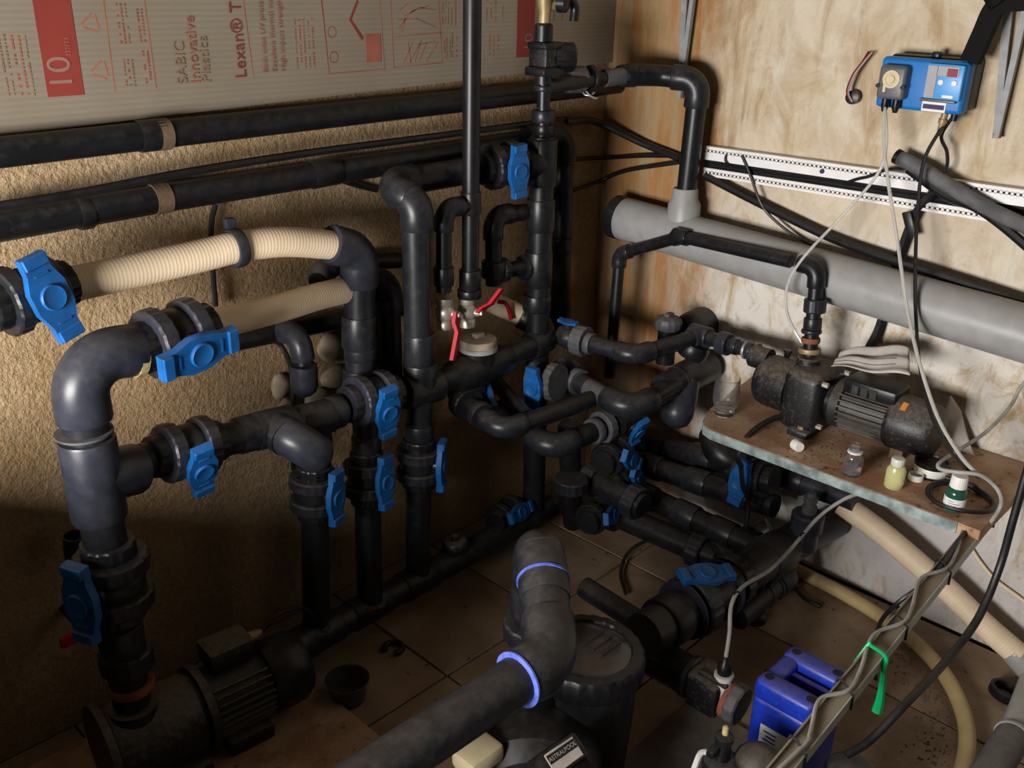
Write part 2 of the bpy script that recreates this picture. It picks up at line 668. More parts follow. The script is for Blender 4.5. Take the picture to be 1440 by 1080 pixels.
def valve(label, c, axis, hdir, r, hl=None, m='dark', mn='dark', group=None, name='ball_valve', nuts=True, coll=True,
          hs=1.0, lift=1.75, half=1.15, hub=True):
    c = V(c)
    X = V(axis).normalized()
    Z = V(hdir) - X * V(hdir).dot(X)
    Z.normalize()
    Y = Z.cross(X)
    rot = Matrix((X, Y, Z)).transposed().to_euler()
    t = thing(name, label, 'valve', c, group, rot)
    k = round(r, 4)
    hf = half

    def body():
        q = M().lathe([(-hf * r, 1.25 * r), (-hf * .6 * r, 1.3 * r), (-.35 * r, 1.42 * r), (.35 * r, 1.42 * r), (hf * .6 * r, 1.3 * r), (hf * r, 1.25 * r)], (0, 0, 0), (1, 0, 0), 28)
        q.lathe([(0, .72 * r), (1.45 * r, .72 * r), (1.5 * r, .55 * r), (lift * r, .5 * r)], (0, 0, 0), (0, 0, 1), 20)
        return q
    lobj('valve_body', local_mesh(('valve_body', k, hf, lift, m), body, m), t)
    for s in (-1, 1):
        if nuts:
            def nutb():
                l, R, teeth = .42 * r, 1.7 * r, 18
                prof = [(-l, R * .78), (-l, R * .94), (-l * .75, R), (l * .75, R), (l, R * .94), (l, R * .78)]
                return M().lathe([(q[0] + s * hf * r, q[1]) for q in prof], (0, 0, 0), (1, 0, 0), teeth * 4, teeth, .022)
            lobj('union_nut', local_mesh(('union_nut', k, s, hf, mn), nutb, mn), t)
        if coll:
            def colb():
                a, b = s * hf * r, s * (hf + 1.15) * r
                q = M().lathe([(a, 1.22 * r), (b - s * .1 * r, 1.22 * r), (b, 1.17 * r), (b, r)], (0, 0, 0), (1, 0, 0), 56, 14, .03)
                return q
            lobj('end_collar', local_mesh(('end_collar', k, s, hf, m), colb, m), t)
    a = 0.0
    if hl is not None:
        h = V(hl)
        a = math.atan2(h.dot(Y), h.dot(X))
    kh = round(r * hs, 4)
    ho = lobj('handle', local_mesh(('handle', kh, lift), lambda: handle_build(r * hs, lift * r), 'blue'), t, a)
    if hub:
        hb = lobj('handle_hub', local_mesh(('handle_hub', kh, lift), lambda: M().lathe([(lift * r, .62 * r * hs), (lift * r + .52 * r * hs, .62 * r * hs), (lift * r + .58 * r * hs, .56 * r * hs), (lift * r + .55 * r * hs, .5 * r * hs), (lift * r + .55 * r * hs, 0.0001)], (0, 0, 0), (0, 0, 1), 28), 'blue'), ho)
    return t


def lever_valve(label, c, axis, hdir, r, tip, mh='red', group=None):
    """small plated ball valve with a bent lever"""
    c = V(c)
    t = thing('lever_valve', label, 'valve', c, group)
    a = V(axis).normalized()
    h = V(hdir).normalized()
    part('valve_body', M().lathe([(-2.0 * r, .8 * r), (-2.0 * r, 1.05 * r), (-1.1 * r, 1.05 * r), (-.9 * r, .9 * r), (-.5 * r, 1.2 * r), (.5 * r, 1.2 * r), (.9 * r, .9 * r), (1.1 * r, 1.05 * r), (2.0 * r, 1.05 * r), (2.0 * r, .8 * r)], c, a, 6 * 4), 'nickel', t)
    part('stem', M().lathe([(0, .5 * r), (1.5 * r, .5 * r), (1.9 * r, .3 * r)], c, h, 16), 'nickel', t)
    p0 = c + h * 1.6 * r
    tip = V(tip)
    d = (tip - p0)
    w = d.cross(h).normalized()
    hh = w.cross(d).normalized()
    m = M()
    P = [p0 - d * .04, p0 + d * .18, p0 + d * .38 + h * r * .55, tip + h * r * .4]
    W_ = [.95 * r, .82 * r, .66 * r, .56 * r]
    vs, fs = [], []
    for p, ww in zip(P, W_):
        for s1, s2 in ((-1, -1), (1, -1), (1, 1), (-1, 1)):
            vs.append(p + w * ww * s1 + h * r * .24 * s2)
    for i in range(3):
        for j in range(4):
            fs.append((i * 4 + j, i * 4 + (j + 1) % 4, i * 4 + 4 + (j + 1) % 4, i * 4 + 4 + j))
    fs += [(3, 2, 1, 0), (12, 13, 14, 15)]
    m.add(vs, fs)
    lev = part('lever', m, mh, t)
    part('lever_nut', M().lathe([(0, .38 * r), (.35 * r, .38 * r)], p0 + h * .1 * r, h, 6), 'nickel', lev)
    return t


def cable(name, pts, r, m, label, cat='cable', n=8, group=None, sm=8):
    return single(name, M().tube(spline(pts, sm), r, n), m, label, cat, group)


def text_mesh(name, s, size, o, ux, uy, material, parent, off=0.0006, align='LEFT'):
    cu = bpy.data.curves.new(name, 'FONT')
    cu.body = s
    cu.size = size
    cu.align_x = align
    tmp = bpy.data.objects.new(name + '_tmp', cu)
    COL.objects.link(tmp)
    dg = bpy.context.evaluated_depsgraph_get()
    me = bpy.data.meshes.new_from_object(tmp.evaluated_get(dg))
    bpy.data.objects.remove(tmp)
    bpy.data.curves.remove(cu)
    ux, uy = V(ux).normalized(), V(uy).normalized()
    uz = ux.cross(uy)
    base = V(o) - origin(parent) + uz * off
    for v in me.vertices:
        v.co = base + ux * v.co.x + uy * v.co.y
    me.materials.clear()
    me.materials.append(MT[material])
    ob = bpy.data.objects.new(name, me)
    COL.objects.link(ob)
    ob.parent = parent
    return ob


# ================================================================== the room
XB, YF, ZC = -3.1, -3.0, 2.45
floor = struct('floor', M().box(((XB) / 2, YF / 2, -0.06), (-XB + .2, -YF + .2, 0.1)), 'grout')
TS = 0.347
tmesh = M().box((0, 0, -0.005), (TS - 0.006, TS - 0.006, 0.01), None, 0.0015, 1).mesh('tile')
tmesh.materials.append(MT['tile'])
for i in range(-4, 4):
    for j in range(-5, 3):
        x0, y0 = -1.052 + TS * i, -0.454 + TS * j
        x1, y1 = x0 + TS, y0 + TS
        if x0 < XB or x0 > -0.02 or y1 < YF or y0 > -0.02:
            continue
        cx0, cx1, cy0, cy1 = max(x0, XB), min(x1, 0), max(y0, YF), min(y1, 0)
        if cx1 - cx0 > TS - .001 and cy1 - cy0 > TS - .001:
            o = bpy.data.objects.new('tile', tmesh)
            o.location = ((x0 + x1) / 2, (y0 + y1) / 2, random.uniform(-.0012, 0.0))
            COL.objects.link(o)
            o.parent = floor
        else:
            o = struct('tile', M().box(((cx0 + cx1) / 2, (cy0 + cy1) / 2, -0.005), (cx1 - cx0 - .006, cy1 - cy0 - .006, .01)), 'tile', floor)
wall_l = struct('wall_left', M().box((XB / 2, 0.05, ZC / 2), (-XB + .2, 0.1, ZC)), 'wall_left')
wall_r = struct('wall_right', M().box((0.05, YF / 2, ZC / 2), (0.1, -YF + .0, ZC)), 'wall_right')
struct('ceiling', M().box((XB / 2, YF / 2, ZC + .05), (-XB + .4, -YF + .4, .1)), 'plain')
struct('wall_front', M().box((XB / 2, YF - .05, ZC / 2), (-XB + .2, .1, ZC)), 'plain')
mb = M()
w = WIN
mb.box((XB - .05, YF / 2, w['z0'] / 2), (.1, -YF, w['z0']))
mb.box((XB - .05, YF / 2, (w['z1'] + ZC) / 2), (.1, -YF, ZC - w['z1']))
mb.box((XB - .05, (YF + w['y0']) / 2, (w['z0'] + w['z1']) / 2), (.1, w['y0'] - YF, w['z1'] - w['z0']))
mb.box((XB - .05, w['y1'] / 2, (w['z0'] + w['z1']) / 2), (.1, -w['y1'], w['z1'] - w['z0']))
struct('wall_back', mb, 'plain')
# unseen low blocker, added just outside the frame to darken the lower left
struct('added_light_blocker', M().box((-2.23, -.48, .39), (.10, .96, .78), None, .006, 1), 'plain')
# rough concrete pad in front and a thin board under the left pump
slab = struct('concrete_pad', M().box((-1.55, -1.75, .004), (1.69, 1.67, .012), None, .003, 1), 'slab')
slab['kind'] = 'structure'

# ================================================================== left wall: printed sheet
SY = -0.014
t = thing('polycarbonate_sheet', 'translucent multiwall plastic sheet with red printing fixed over the left wall', 'plastic sheet', (-1.1, SY, 1.25))
q0, q1 = (-1.678,-0.014,1.264), (0.001,-0.014,1.313)
zt = 1.95
sl = (q1[2] - q0[2]) / (q1[0] - q0[0])


def zb(x):
    return q0[2] + sl * (x - q0[0])


xl, xr = -2.5, q1[0]
part('sheet_panel', M().prism([(xl, zb(xl)), (xr, zb(xr)), (xr, zt), (xl, zt)], (0, 0, 0), (1, 0, 0), (0, 0, 1), 0.003, 0.014), 'sheet', t)
PY = -0.0145


def band(x, z0, wd_, h, material='sheetred', name='print_band'):
    return part(name, M().box((x, PY, z0 + h / 2), (wd_, 0.0006, h)), material, t)


def stext(s, size, o, material='sheetred'):
    return text_mesh('print_text', s, size, (o[0], PY - .0006, o[2]), (0, 0, 1), (-1, 0, 0), material, t)


a, b = (-1.588,-0.014,1.322), (-1.524,-0.014,1.326)
band((a[0] + b[0]) / 2, a[2], (b[0] - a[0]), 0.6)
stext('10', 0.058, (-1.542,-0.014,1.332), 'sheetnum')
stext('mm', 0.02, (-1.537,-0.014,1.389), 'sheetpale')
a, b = (-0.402,-0.014,1.342), (-0.337,-0.014,1.346)
band((a[0] + b[0]) / 2, a[2], (b[0] - a[0]), 0.6)
stext('10', 0.045, (-0.343,-0.014,1.355), 'sheetnum')
stext('SABIC', 0.030, (-1.323,-0.015,1.329), 'sheettan')
stext('Innovative', 0.030, (-1.296,-0.014,1.329), 'sheetpale')
stext('Plastics', 0.030, (-1.273,-0.014,1.329), 'sheettan')
stext('Lexan\u00ae Thermoclear', 0.036, (-1.193,-0.015,1.333), 'sheetred')
stext('Both sides UV protected', 0.0165, (-1.142,-0.015,1.341), 'sheetpale')
stext('Excellent thermal insulation', 0.0165, (-1.120,-0.015,1.342), 'sheetpale')
stext('High impact strength', 0.0165, (-1.099,-0.014,1.342), 'sheetpale')

for p, h in (((-1.069,-0.014,1.344), 0.10),
             ((-1.058,-0.014,1.344), 0.10),
             ((-1.048,-0.014,1.345), 0.10),
             ((-1.037,-0.014,1.345), 0.10),
             ((-1.026,-0.014,1.346), 0.10),
             ((-1.444,-0.014,1.331), 0.05),
             ((-1.444,-0.014,1.406), 0.07),
             ((-1.436,-0.014,1.331), 0.05),
             ((-1.436,-0.014,1.405), 0.07),
             ((-1.428,-0.014,1.330), 0.05),
             ((-1.428,-0.014,1.405), 0.07),
             ((-1.405,-0.014,1.334), 0.06),
             ((-1.406,-0.014,1.407), 0.06),
             ((-1.396,-0.014,1.333), 0.06),
             ((-1.398,-0.014,1.407), 0.06),
             ((-1.653,-0.014,1.328), 0.10),
             ((-1.644,-0.014,1.328), 0.10),
             ((-1.632,-0.014,1.327), 0.10),
             ((-1.621,-0.014,1.326), 0.10),
             ((-1.611,-0.014,1.325), 0.10),
             ((-0.657,-0.015,1.425), 0.05),
             ((-0.651,-0.014,1.343), 0.05),
             ((-0.639,-0.014,1.425), 0.05),
             ((-0.633,-0.014,1.343), 0.05),
             ((-0.496,-0.014,1.431), 0.06),
             ((-0.487,-0.014,1.347), 0.05),
             ((-0.264,-0.015,1.427), 0.05), ((-0.648,-0.014,1.425), 0.06), ((-0.630,-0.015,1.423), 0.04), ((-0.616,-0.015,1.421), 0.06), ((-0.644,-0.014,1.346), 0.05), ((-0.626,-0.014,1.349), 0.06), ((-0.612,-0.014,1.350), 0.05), ((-0.511,-0.014,1.431), 0.05), ((-0.481,-0.014,1.430), 0.05), ((-0.500,-0.014,1.351), 0.05), ((-0.470,-0.014,1.351), 0.05), ((-0.456,-0.014,1.430), 0.06),
             ((-0.230,-0.014,1.427), 0.05)):
    n_ = max(5, int(h / .006))
    mm = M()
    for k in range(n_):
        if random.random() < .82:
            mm.box((p[0], PY, p[2] + h * (k + .5) / n_), (.0035, .0006, h / n_ * random.uniform(.45, .9)))
    if mm.v:
        part('fine_print', mm, 'sheetpale' if random.random() < .6 else 'sheettan', t)


def frame_line(pts, wd_, material='sheetpale', name='print_line'):
    mm = M()
    for p, q in zip(pts[:-1], pts[1:]):
        p, q = V(p), V(q)
        d = q - p
        mm.box((p + q) / 2, (d.length + wd_ * .6, .0006, wd_), (d, (0, 1, 0), d.cross(V((0, 1, 0)))))
    return part(name, mm, material, t)


for pp in ([(-1.175,-0.014,1.332), (-1.184,-0.014,1.480)], [(-1.386,-0.014,1.325), (-1.389,-0.014,1.480)], [(-1.467,-0.014,1.325), (-1.465,-0.014,1.480)],
           [(-1.000,-0.015,1.480), (-0.988,-0.014,1.331), (-0.834,-0.014,1.334), (-0.843,-0.014,1.480)],
           [(-0.812,-0.014,1.480), (-0.807,-0.014,1.336), (-0.658,-0.014,1.340), (-0.668,-0.014,1.480)],
           [(-0.803,-0.014,1.402), (-0.662,-0.014,1.408)], [(-0.790,-0.014,1.420), (-0.749,-0.014,1.456), (-0.697,-0.014,1.467)], [(-0.762,-0.014,1.342), (-0.729,-0.014,1.384), (-0.680,-0.014,1.389)],
           [(-0.777,-0.014,1.345), (-0.750,-0.014,1.388)], [(-0.756,-0.014,1.345), (-0.763,-0.014,1.392)], [(-0.743,-0.014,1.346), (-0.724,-0.014,1.392)], [(-0.708,-0.014,1.346), (-0.671,-0.014,1.386)], [(-0.780,-0.014,1.413), (-0.770,-0.014,1.447), (-0.727,-0.014,1.464), (-0.679,-0.014,1.458)], [(-0.791,-0.014,1.438), (-0.736,-0.014,1.440), (-0.680,-0.014,1.421)], [(-0.786,-0.014,1.459), (-0.759,-0.014,1.474)], [(-0.730,-0.014,1.347), (-0.707,-0.014,1.387)]):
    frame_line(pp, .0022)
frame_line([(-0.904,-0.014,1.477), (-0.925,-0.014,1.440), (-0.896,-0.015,1.401)], .006, 'sheetred')
a, b = (-0.886,-0.015,1.350), (-0.844,-0.014,1.410)
part('print_block', M().box(((a[0] + b[0]) / 2, PY, (a[2] + b[2]) / 2), (abs(b[0] - a[0]), .0006, abs(b[2] - a[2]))), 'sheetpale', t)
for cpt in ((-1.488,-0.014,1.362), (-1.493,-0.014,1.442)):
    c = V(cpt)
    for k in range(3):
        A0 = 2 * PI * k / 3
        p = c + V((-math.cos(A0) * .017, 0, math.sin(A0) * .017))
        q = c + V((-math.cos(A0 + 1.7) * .016, 0, math.sin(A0 + 1.7) * .016))
        frame_line([p, q], .003, 'sheetpale', 'recycling_arrow')
for cpt in ((-0.973,-0.014,1.365), (-0.975,-0.014,1.416)):
    c = V(cpt)
    ring = [c + V((math.cos(2 * PI * k / 12) * .011, 0, math.sin(2 * PI * k / 12) * .011)) for k in range(13)]
    frame_line(ring, .002)

# ------------------------------------------------------------------ two long pipes on the left wall
t = thing('wall_pipe', 'upper long black pipe running along the left wall under the printed sheet', 'pipe', (-1.417,-0.040,1.244))
pa, pb, pc = V((-1.759,-0.040,1.240)), V((-1.414,-0.040,1.244)), V((-0.000,-0.040,1.256))
pipe(t, pa, pb, .0265, 'black')
pipe(t, pb, pc, .0265, 'black')
socket(t, V((-1.421,-0.040,1.244)), pb - pa, .0265, 2.0, 1.12, 'black')
part('pipe_clip', M().lathe([(-.012, .0268), (-.012, .030), (.012, .030), (.012, .0268)], (-1.399,-0.040,1.244), pb - pa, 24), 'dirt', t)
t = thing('wall_pipe', 'lower long black pipe on the left wall with a thin cable lying along its top', 'pipe', (-1.401,-0.040,1.124))
pa, pb, pc = V((-1.783,-0.040,1.116)), V((-1.401,-0.040,1.124)), V((-0.240,-0.040,1.130))
pipe(t, pa, pb, .0275, 'black')
pipe(t, pb, pc, .0275, 'black')
part('pipe_clip', M().lathe([(-.016, .0277), (-.016, .0295), (.016, .0295), (.016, .0277)], (-1.419,-0.040,1.124), pb - pa, 24), 'dirt', t)
socket(t, V((-1.569,-0.040,1.118)), pb - pa, .0275, 0.9, 1.1, 'black')
socket(t, V((-1.035,-0.040,1.127)), pb - pa, .0275, 2.6, 1.12, 'black')
cable('cable', [(-1.757,-0.050,1.153), (-1.587,-0.060,1.159), (-1.372,-0.060,1.171), (-1.092,-0.060,1.178), (-0.751,-0.060,1.179), (-0.351,-0.060,1.180), (-0.225,-0.050,1.176)], .0085, 'rubber',
      'thin black cable lying on top of the lower wall pipe')
cable('cable', [(-1.292,-0.020,1.091), (-1.306,-0.020,1.048), (-1.313,-0.020,0.955), (-1.315,-0.020,0.877)], .006, 'rubber', 'short black cable dropping down the wall behind the cream hose')
cable('cable', [(-1.018,-0.015,1.117), (-0.931,-0.015,1.083), (-0.869,-0.015,1.062)], .006, 'rubber', 'short black cable leaving the lower wall pipe toward the tall elbow')

# ------------------------------------------------------------------ upper cream hose and its valve at the left edge
valve('blue handled ball valve at the far left edge feeding the upper cream hose', (-1.732,-0.170,1.027), V((-1.675,-0.160,1.029)) - V((-1.782,-0.180,1.022)), (-.35, -1, .1), .034, (.25, 0, -1), 'black', 'dark', 'ball valves with blue handles', half=1.0, hs=1.05)
t = thing('pipe_run', 'black pipe leaving the frame at the left edge behind the blue valve', 'pipe', (-1.806,-0.185,1.017))
pipe(t, (-1.882,-0.190,1.012), (-1.772,-0.178,1.023), .034)
t = thing('ribbed_hose', 'upper cream ribbed hose with a clamp running to the big grey elbow', 'hose', (-1.453,-0.150,1.025))
part('hose_wall', ribbed([(-1.683,-0.160,1.027), (-1.565,-0.155,1.028), (-1.408,-0.150,1.030), (-1.324,-0.150,1.033), (-1.218,-0.150,1.025), (-1.086,-0.150,0.994)], .031), 'hose', t)
dr = V((-1.308,-0.150,1.032)) - V((-1.347,-0.150,1.031))
cl = part('hose_clamp', M().lathe([(-.011, .0315), (-.011, .0375), (-.006, .039), (.006, .039), (.011, .0375), (.011, .0315)], (-1.329,-0.150,1.032), dr, 28), 'grey', t)
part('clamp_screw', M().box(V((-1.337,-0.150,1.083)), (.022, .016, .02), None, .003), 'grey', cl)
t = thing('pipe_run', 'grey elbow joining the upper cream hose to a vertical pipe going down', 'pipe', (-1.038,-0.150,0.813))
e0 = V((-1.108,-0.150,1.001)); e1 = V((-1.030,-0.150,0.973)); e2 = V((-1.043,-0.150,0.648))
elbow(t, e0, e1, e2, .036, 'grey', 1.2, 1.15, 1.25)
pipe(t, e1 + (e2 - e1) * .22, e2, .035, 'dark')
socket(t, (-1.040,-0.150,0.786), e2 - e1, .035, 2.2, 1.12, 'dark')
socket(t, (-1.038,-0.150,0.741), e2 - e1, .035, 1.2, 1.08, 'dark')
socket(t, (-1.039,-0.150,0.674), e2 - e1, .035, 1.2, 1.22, 'dark')
# lower hose
t = thing('ribbed_hose', 'lower cream ribbed hose between the two handled valve and the middle pipes', 'hose', (-1.262,-0.200,0.895))
part('hose_wall', ribbed([(-1.464,-0.240,0.921), (-1.368,-0.215,0.913), (-1.255,-0.190,0.904), (-1.146,-0.160,0.896), (-1.012,-0.120,0.878)], .029), 'hose', t)
t = thing('pipe_run', 'dark elbow hidden behind the grey one receiving the lower cream hose', 'pipe', (-0.910,-0.090,0.731))
run(t, [(-1.022,-0.120,0.878), (-0.910,-0.090,0.863), (-0.909,-0.090,0.599)], .033, 'black', 'dark', 1.2, 1.3, .9)
t = thing('pipe_run', 'small grey elbow and stub poking out between the two cream hoses', 'pipe', (-1.070,-0.060,0.906))
run(t, [(-1.110,-0.100,0.904), (-1.080,-0.075,0.921), (-0.938,-0.040,0.907), (-0.822,-0.030,0.886)], .02, 'black', 'dusty', 1.2)
t = thing('pipe_run', 'dark pipe along the wall behind the lower hose', 'pipe', (-1.008,-0.040,0.769))
pipe(t, (-1.285,-0.030,0.791), (-0.732,-0.030,0.758), .022, 'black')
# elbow on the wall with an end cap, in the stone hole
t = thing('pipe_run', 'short dark elbow leaving the stone hole in the wall and ending in a rounded cap', 'pipe', (-1.163,-0.100,0.729))
run(t, [(-1.173,-0.010,0.787), (-1.165,-0.100,0.794), (-1.166,-0.110,0.729)], .022, 'black', 'grey', 1.2)
cdir = V((-1.170,-0.110,0.673)) - V((-1.168,-0.110,0.730))
part('end_cap', M().lathe([(0, .026), (.0, .030), (.045, .031), (.062, .027), (.072, .016), (.075, .0001)], (-1.166,-0.110,0.727), cdir, 28), 'grey', t)
for i, (p, s) in enumerate((((-1.168,-0.012,0.645), (.026, .014, .034)), ((-1.160,-0.012,0.579), (.026, .014, .030)), ((-1.023,-0.012,0.705), (.036, .02, .038)), ((-1.016,-0.010,0.624), (.04, .02, .03)), ((-1.071,-0.010,0.584), (.035, .02, .03)))):
    bm_ = bmesh.new()
    bmesh.ops.create_icosphere(bm_, subdivisions=2, radius=1)
    rr = random.Random(i)
    vs = []
    for v in bm_.verts:
        k = 1 + .12 * math.sin(v.co.x * 3 + i) * math.cos(v.co.z * 4 + i * 2)
        vs.append(V(p) + V((v.co.x * s[0], v.co.y * s[1], v.co.z * s[2])) * k)
    mm = M().add(vs, [[v.index for v in f.verts] for f in bm_.faces])
    bm_.free()
    struct('stone', mm, 'stone', wall_l)
cable('cable', [(-1.199,-0.012,0.782), (-1.166,-0.030,0.744), (-1.179,-0.080,0.693), (-1.212,-0.120,0.593), (-1.219,-0.120,0.487)], .006, 'rubber', 'thin black cable hanging past the capped elbow')

# ------------------------------------------------------------------ the big left riser, from the pump up to the lower hose
LY = -.27
t = thing('pipe_run', 'big grey riser with elbow above a wide tee standing on the left pump', 'pipe', (-1.719,-0.270,0.718))
top = V((-1.712,-0.270,0.936)); base = V((-1.714,-0.270,0.219)); hx = V((-1.573,-0.262,0.919))
elbow(t, hx, top, base, .038, 'grey', 1.22, 1.35, 1.1)
pipe(t, top + (base - top) * .12, top + (base - top) * .62, .038, 'dark')
pt = V((-1.715,-0.270,0.713))
tee(t, pt, base - top, V((-1.615,-0.245,0.698)) - V((-1.709,-0.270,0.722)), .040, 3.9, 2.3, 1.2, 'grey')
rim(t, V((-1.717,-0.270,0.803)), base - top, .04, 'dusty', 1.19, .05)
part('tape_band', M().lathe([(-.007, .039), (-.007, .0475), (.007, .0475), (.007, .039)], (-1.610,-0.262,0.920), hx - top, 28), 'tan', t)
dn = (base - top).normalized()
socket(t, (-1.714,-0.270,0.373), dn, .038, 1.6, 1.12, 'dark')
nut(t, (-1.711,-0.270,0.321), dn, .038, 1.32, 1.2, 'dark')
pipe(t, (-1.714,-0.270,0.397), base, .036, 'black')
socket(t, (-1.711,-0.270,0.258), dn, .036, .5, 1.22, 'rust', 'seal_ring', 'rusty seal ring')
valve('blue handled ball valve on the left riser above the pump', (-1.710,-0.270,0.499), dn, (-1, -.42, 0), .040, dn, 'dark', 'dark', 'ball valves with blue handles', half=.95, hs=.95)
valve('blue handled ball valve with wide nuts between left elbow and lower cream hose', (-1.531,-0.255,0.924), V((-1.445,-0.245,0.925)) - V((-1.607,-0.265,0.921)), (.35, -1, -.15), .0375, V((-1.432,-0.300,0.939)) - V((-1.564,-0.310,0.927)), 'black', 'grey', 'ball valves with blue handles', half=.95, hs=1.0)
t = thing('lever_valve', 'red wing tap near the wall under the lowest left blue handle', 'valve', (-1.737,-0.100,0.294))
part('valve_body', M().lathe([(-.04, .012), (-.02, .012), (-.02, .017), (.02, .017), (.02, .011), (.10, .011)], (-1.719,-0.100,0.298), (0, 1, 0), 16), 'black', t)
part('lever', M().box((-1.755,-0.130,0.313), (.05, .012, .026), None, .005), 'red', t)
single('pipe_stub', M().lathe([(0, .018), (0, .021), (.05, .021), (.05, .018), (.01, .017)], (-1.699,-0.060,0.445), (.05, -.1, 1), 24), 'grey', 'short open pipe stub against the wall left of the riser', 'pipe')

# ------------------------------------------------------------------ middle manifold
MY = -.21
r = .0335
A1, A2 = V((-1.609,-0.220,0.689)), V((-1.382,-0.210,0.663))
ax1 = (A2 - A1).normalized()
valve('blue handled ball valve between the left riser and the dome elbow, handle hanging down', (-1.513,-0.215,0.679), ax1, (.1, -1, -.45), .034, (.12, 0, -1), 'dark', 'grey', 'ball valves with blue handles', half=1.05, hs=.95, lift=1.6)
B1, B2 = V((-1.603,-0.218,0.686)), V((-1.142,-0.210,0.642))
t = thing('manifold', 'middle horizontal manifold pipe with a dome elbow pointing at the viewer', 'pipe', (B1 + B2) / 2)
pipe(t, B1, B2, r, 'dark')
ax2 = (B2 - B1).normalized()
socket(t, V((-1.370,-0.210,0.663)), ax2, r, 1.9, 1.15, 'dark')
tee(t, V((-1.318,-0.210,0.658)), ax2, (0, -1, -.12), r, 2.8, 1.6, 1.2, 'dark')
E0 = V((-1.318,-0.210,0.658)); E1 = E0 + V((0.012, -.092, -.012))
elbow(t, E0, E1, E1 + V((.1, 0.03, -.10)), r, 'grey', 1.22, 1.1, .35)
tee(t, V((-1.216,-0.210,0.643)), ax2, (0, 0, -1), r, 2.6, 2.6, 1.15, 'dark')
socket(t, V((-1.162,-0.210,0.643)), ax2, r, 1.0, 1.12, 'dark')
valve('blue handled ball valve in the middle manifold left of the tall vertical pipe', (-1.059,-0.210,0.646), V((-0.980,-0.210,0.638)) - V((-1.123,-0.210,0.649)), (.12, -1, -.25), .0345, (.12, 0, -1), 'dark', 'grey', 'ball valves with blue handles', half=.95, hs=.95, lift=1.6)
# columns
zb_ = .10
cols = [('left', (-1.240,-0.200,0.105), (-1.217,-0.210,0.626)), ('middle', (-1.090,-0.213,0.105), (-1.043,-0.165,0.580)), ('right', (-0.925,-0.203,0.105), (-0.915,-0.210,0.602))]
vl = [('blue handled ball valve on the leftmost of the three vertical drops below the manifold', (-1.229,-0.210,0.468), (.35, -.95, 0), .033),
      ('blue handled ball valve on the middle vertical drop below the manifold', (-1.051,-0.190,0.429), (.2, -.98, 0), .033),
      ('blue handled ball valve on the right vertical drop under the tall pipe', (-0.914,-0.210,0.428), (.55, -.8, 0), .033)]
names = ['leftmost of the three black vertical drop pipes standing on the floor manifold', 'middle one of the three black vertical drop pipes on the floor manifold', 'black vertical drop pipe under the tall grey riser']
for (nm, b_, tp), (lab, c, hd, rr), lb in zip(cols, vl, names):
    b_, tp, c = V(b_), V(tp), V(c)
    d = (tp - b_).normalized()
    c = b_ + d * (c - b_).dot(d)
    valve(lab, c, d, hd, rr, d, 'black', 'dark', 'ball valves with blue handles', half=.85, hs=.95, lift=1.5)
    t = thing('pipe_run', lb, 'pipe', b_)
    pipe(t, b_ - d * .02, c - d * .055, .0315, 'black')
    pipe(t, c + d * .055, tp, .0315, 'dark')
    socket(t, c + d * .085, d, .0315, 1.3, 1.12, 'dark')
# floor manifold
F0, F1 = V((-1.288,-0.209,0.085)), V((-0.396,-0.194,0.085))
t = thing('manifold', 'dark manifold pipe lying along the floor at the foot of the left wall', 'pipe', (F0 + F1) / 2)
pipe(t, F0, F1, .036, 'black')
dF = (F1 - F0).normalized()
for (nm, b_, tp) in cols + [('far', (-0.472,-0.191,0.105), (-0.496,-0.190,0.793))]:
    b_ = V(b_)
    p = F0 + dF * (b_ - F0).dot(dF)
    tee(t, p, dF, b_ - p, .035, 3.2, max(.6, (b_ - p).length / .035), 1.15, 'black')
    rim(t, b_, V(tp) - b_, .0325, 'dirt', 1.2, .10)
part('end_cap', M().lathe([(-.05, .03), (-.04, .042), (.02, .043), (.03, .036)], F0, dF, 28), 'black', t)
part('inspection_cap', M().lathe([(0, .034), (.02, .036), (.03, .030), (.032, .012), (.045, .010)], F0 + dF * (V((-0.791,-0.222,0.120)) - F0).dot(dF) + V((0, 0, .03)), (0, 0, 1), 28), 'iron', t)

# ------------------------------------------------------------------ tall grey riser at the centre with upper elbow
t = thing('pipe_run', 'tall dark vertical pipe in the centre with an elbow turning to the wall valve', 'pipe', (-0.914,-0.210,0.638))
q0, q1, q2, q3 = V((-0.915,-0.210,0.602)), V((-0.913,-0.210,1.075)), V((-0.931,-0.120,1.099)), V((-0.595,-0.145,1.107))
pipe(t, q0, V((-0.918,-0.210,1.033)), .0315, 'dark')
elbow(t, q0, q1, q2, .0315, 'dark', 1.2, 1.2, .9)
elbow(t, q1 + (q2 - q1) * .3, q2, q3, .0315, 'dark', 1.2, 1.1, .9)
pipe(t, q2 + (q3 - q2) * .15, q3, .0315, 'dark')
tee(t, V((-0.912,-0.210,0.625)), V((-0.846,-0.210,0.618)) - V((-0.980,-0.210,0.630)), (0, 0, 1), .0335, 3.2, 2.0, 1.2, 'dark')
socket(t, V((-0.912,-0.210,0.728)), (0, 0, 1), .0315, 2.4, 1.14, 'dark')
socket(t, V((-0.909,-0.210,0.673)), (0, 0, 1), .0315, .9, 1.26, 'grey')
valve('blue handled ball valve high in front of the left wall beside the black column', (-0.601,-0.165,1.112), V((-0.521,-0.170,1.114)) - V((-0.654,-0.155,1.108)), (.45, -1, -.05), .0325, (.1, 0, -1), 'black', 'dark', 'ball valves with blue handles', half=.9, hs=.95)

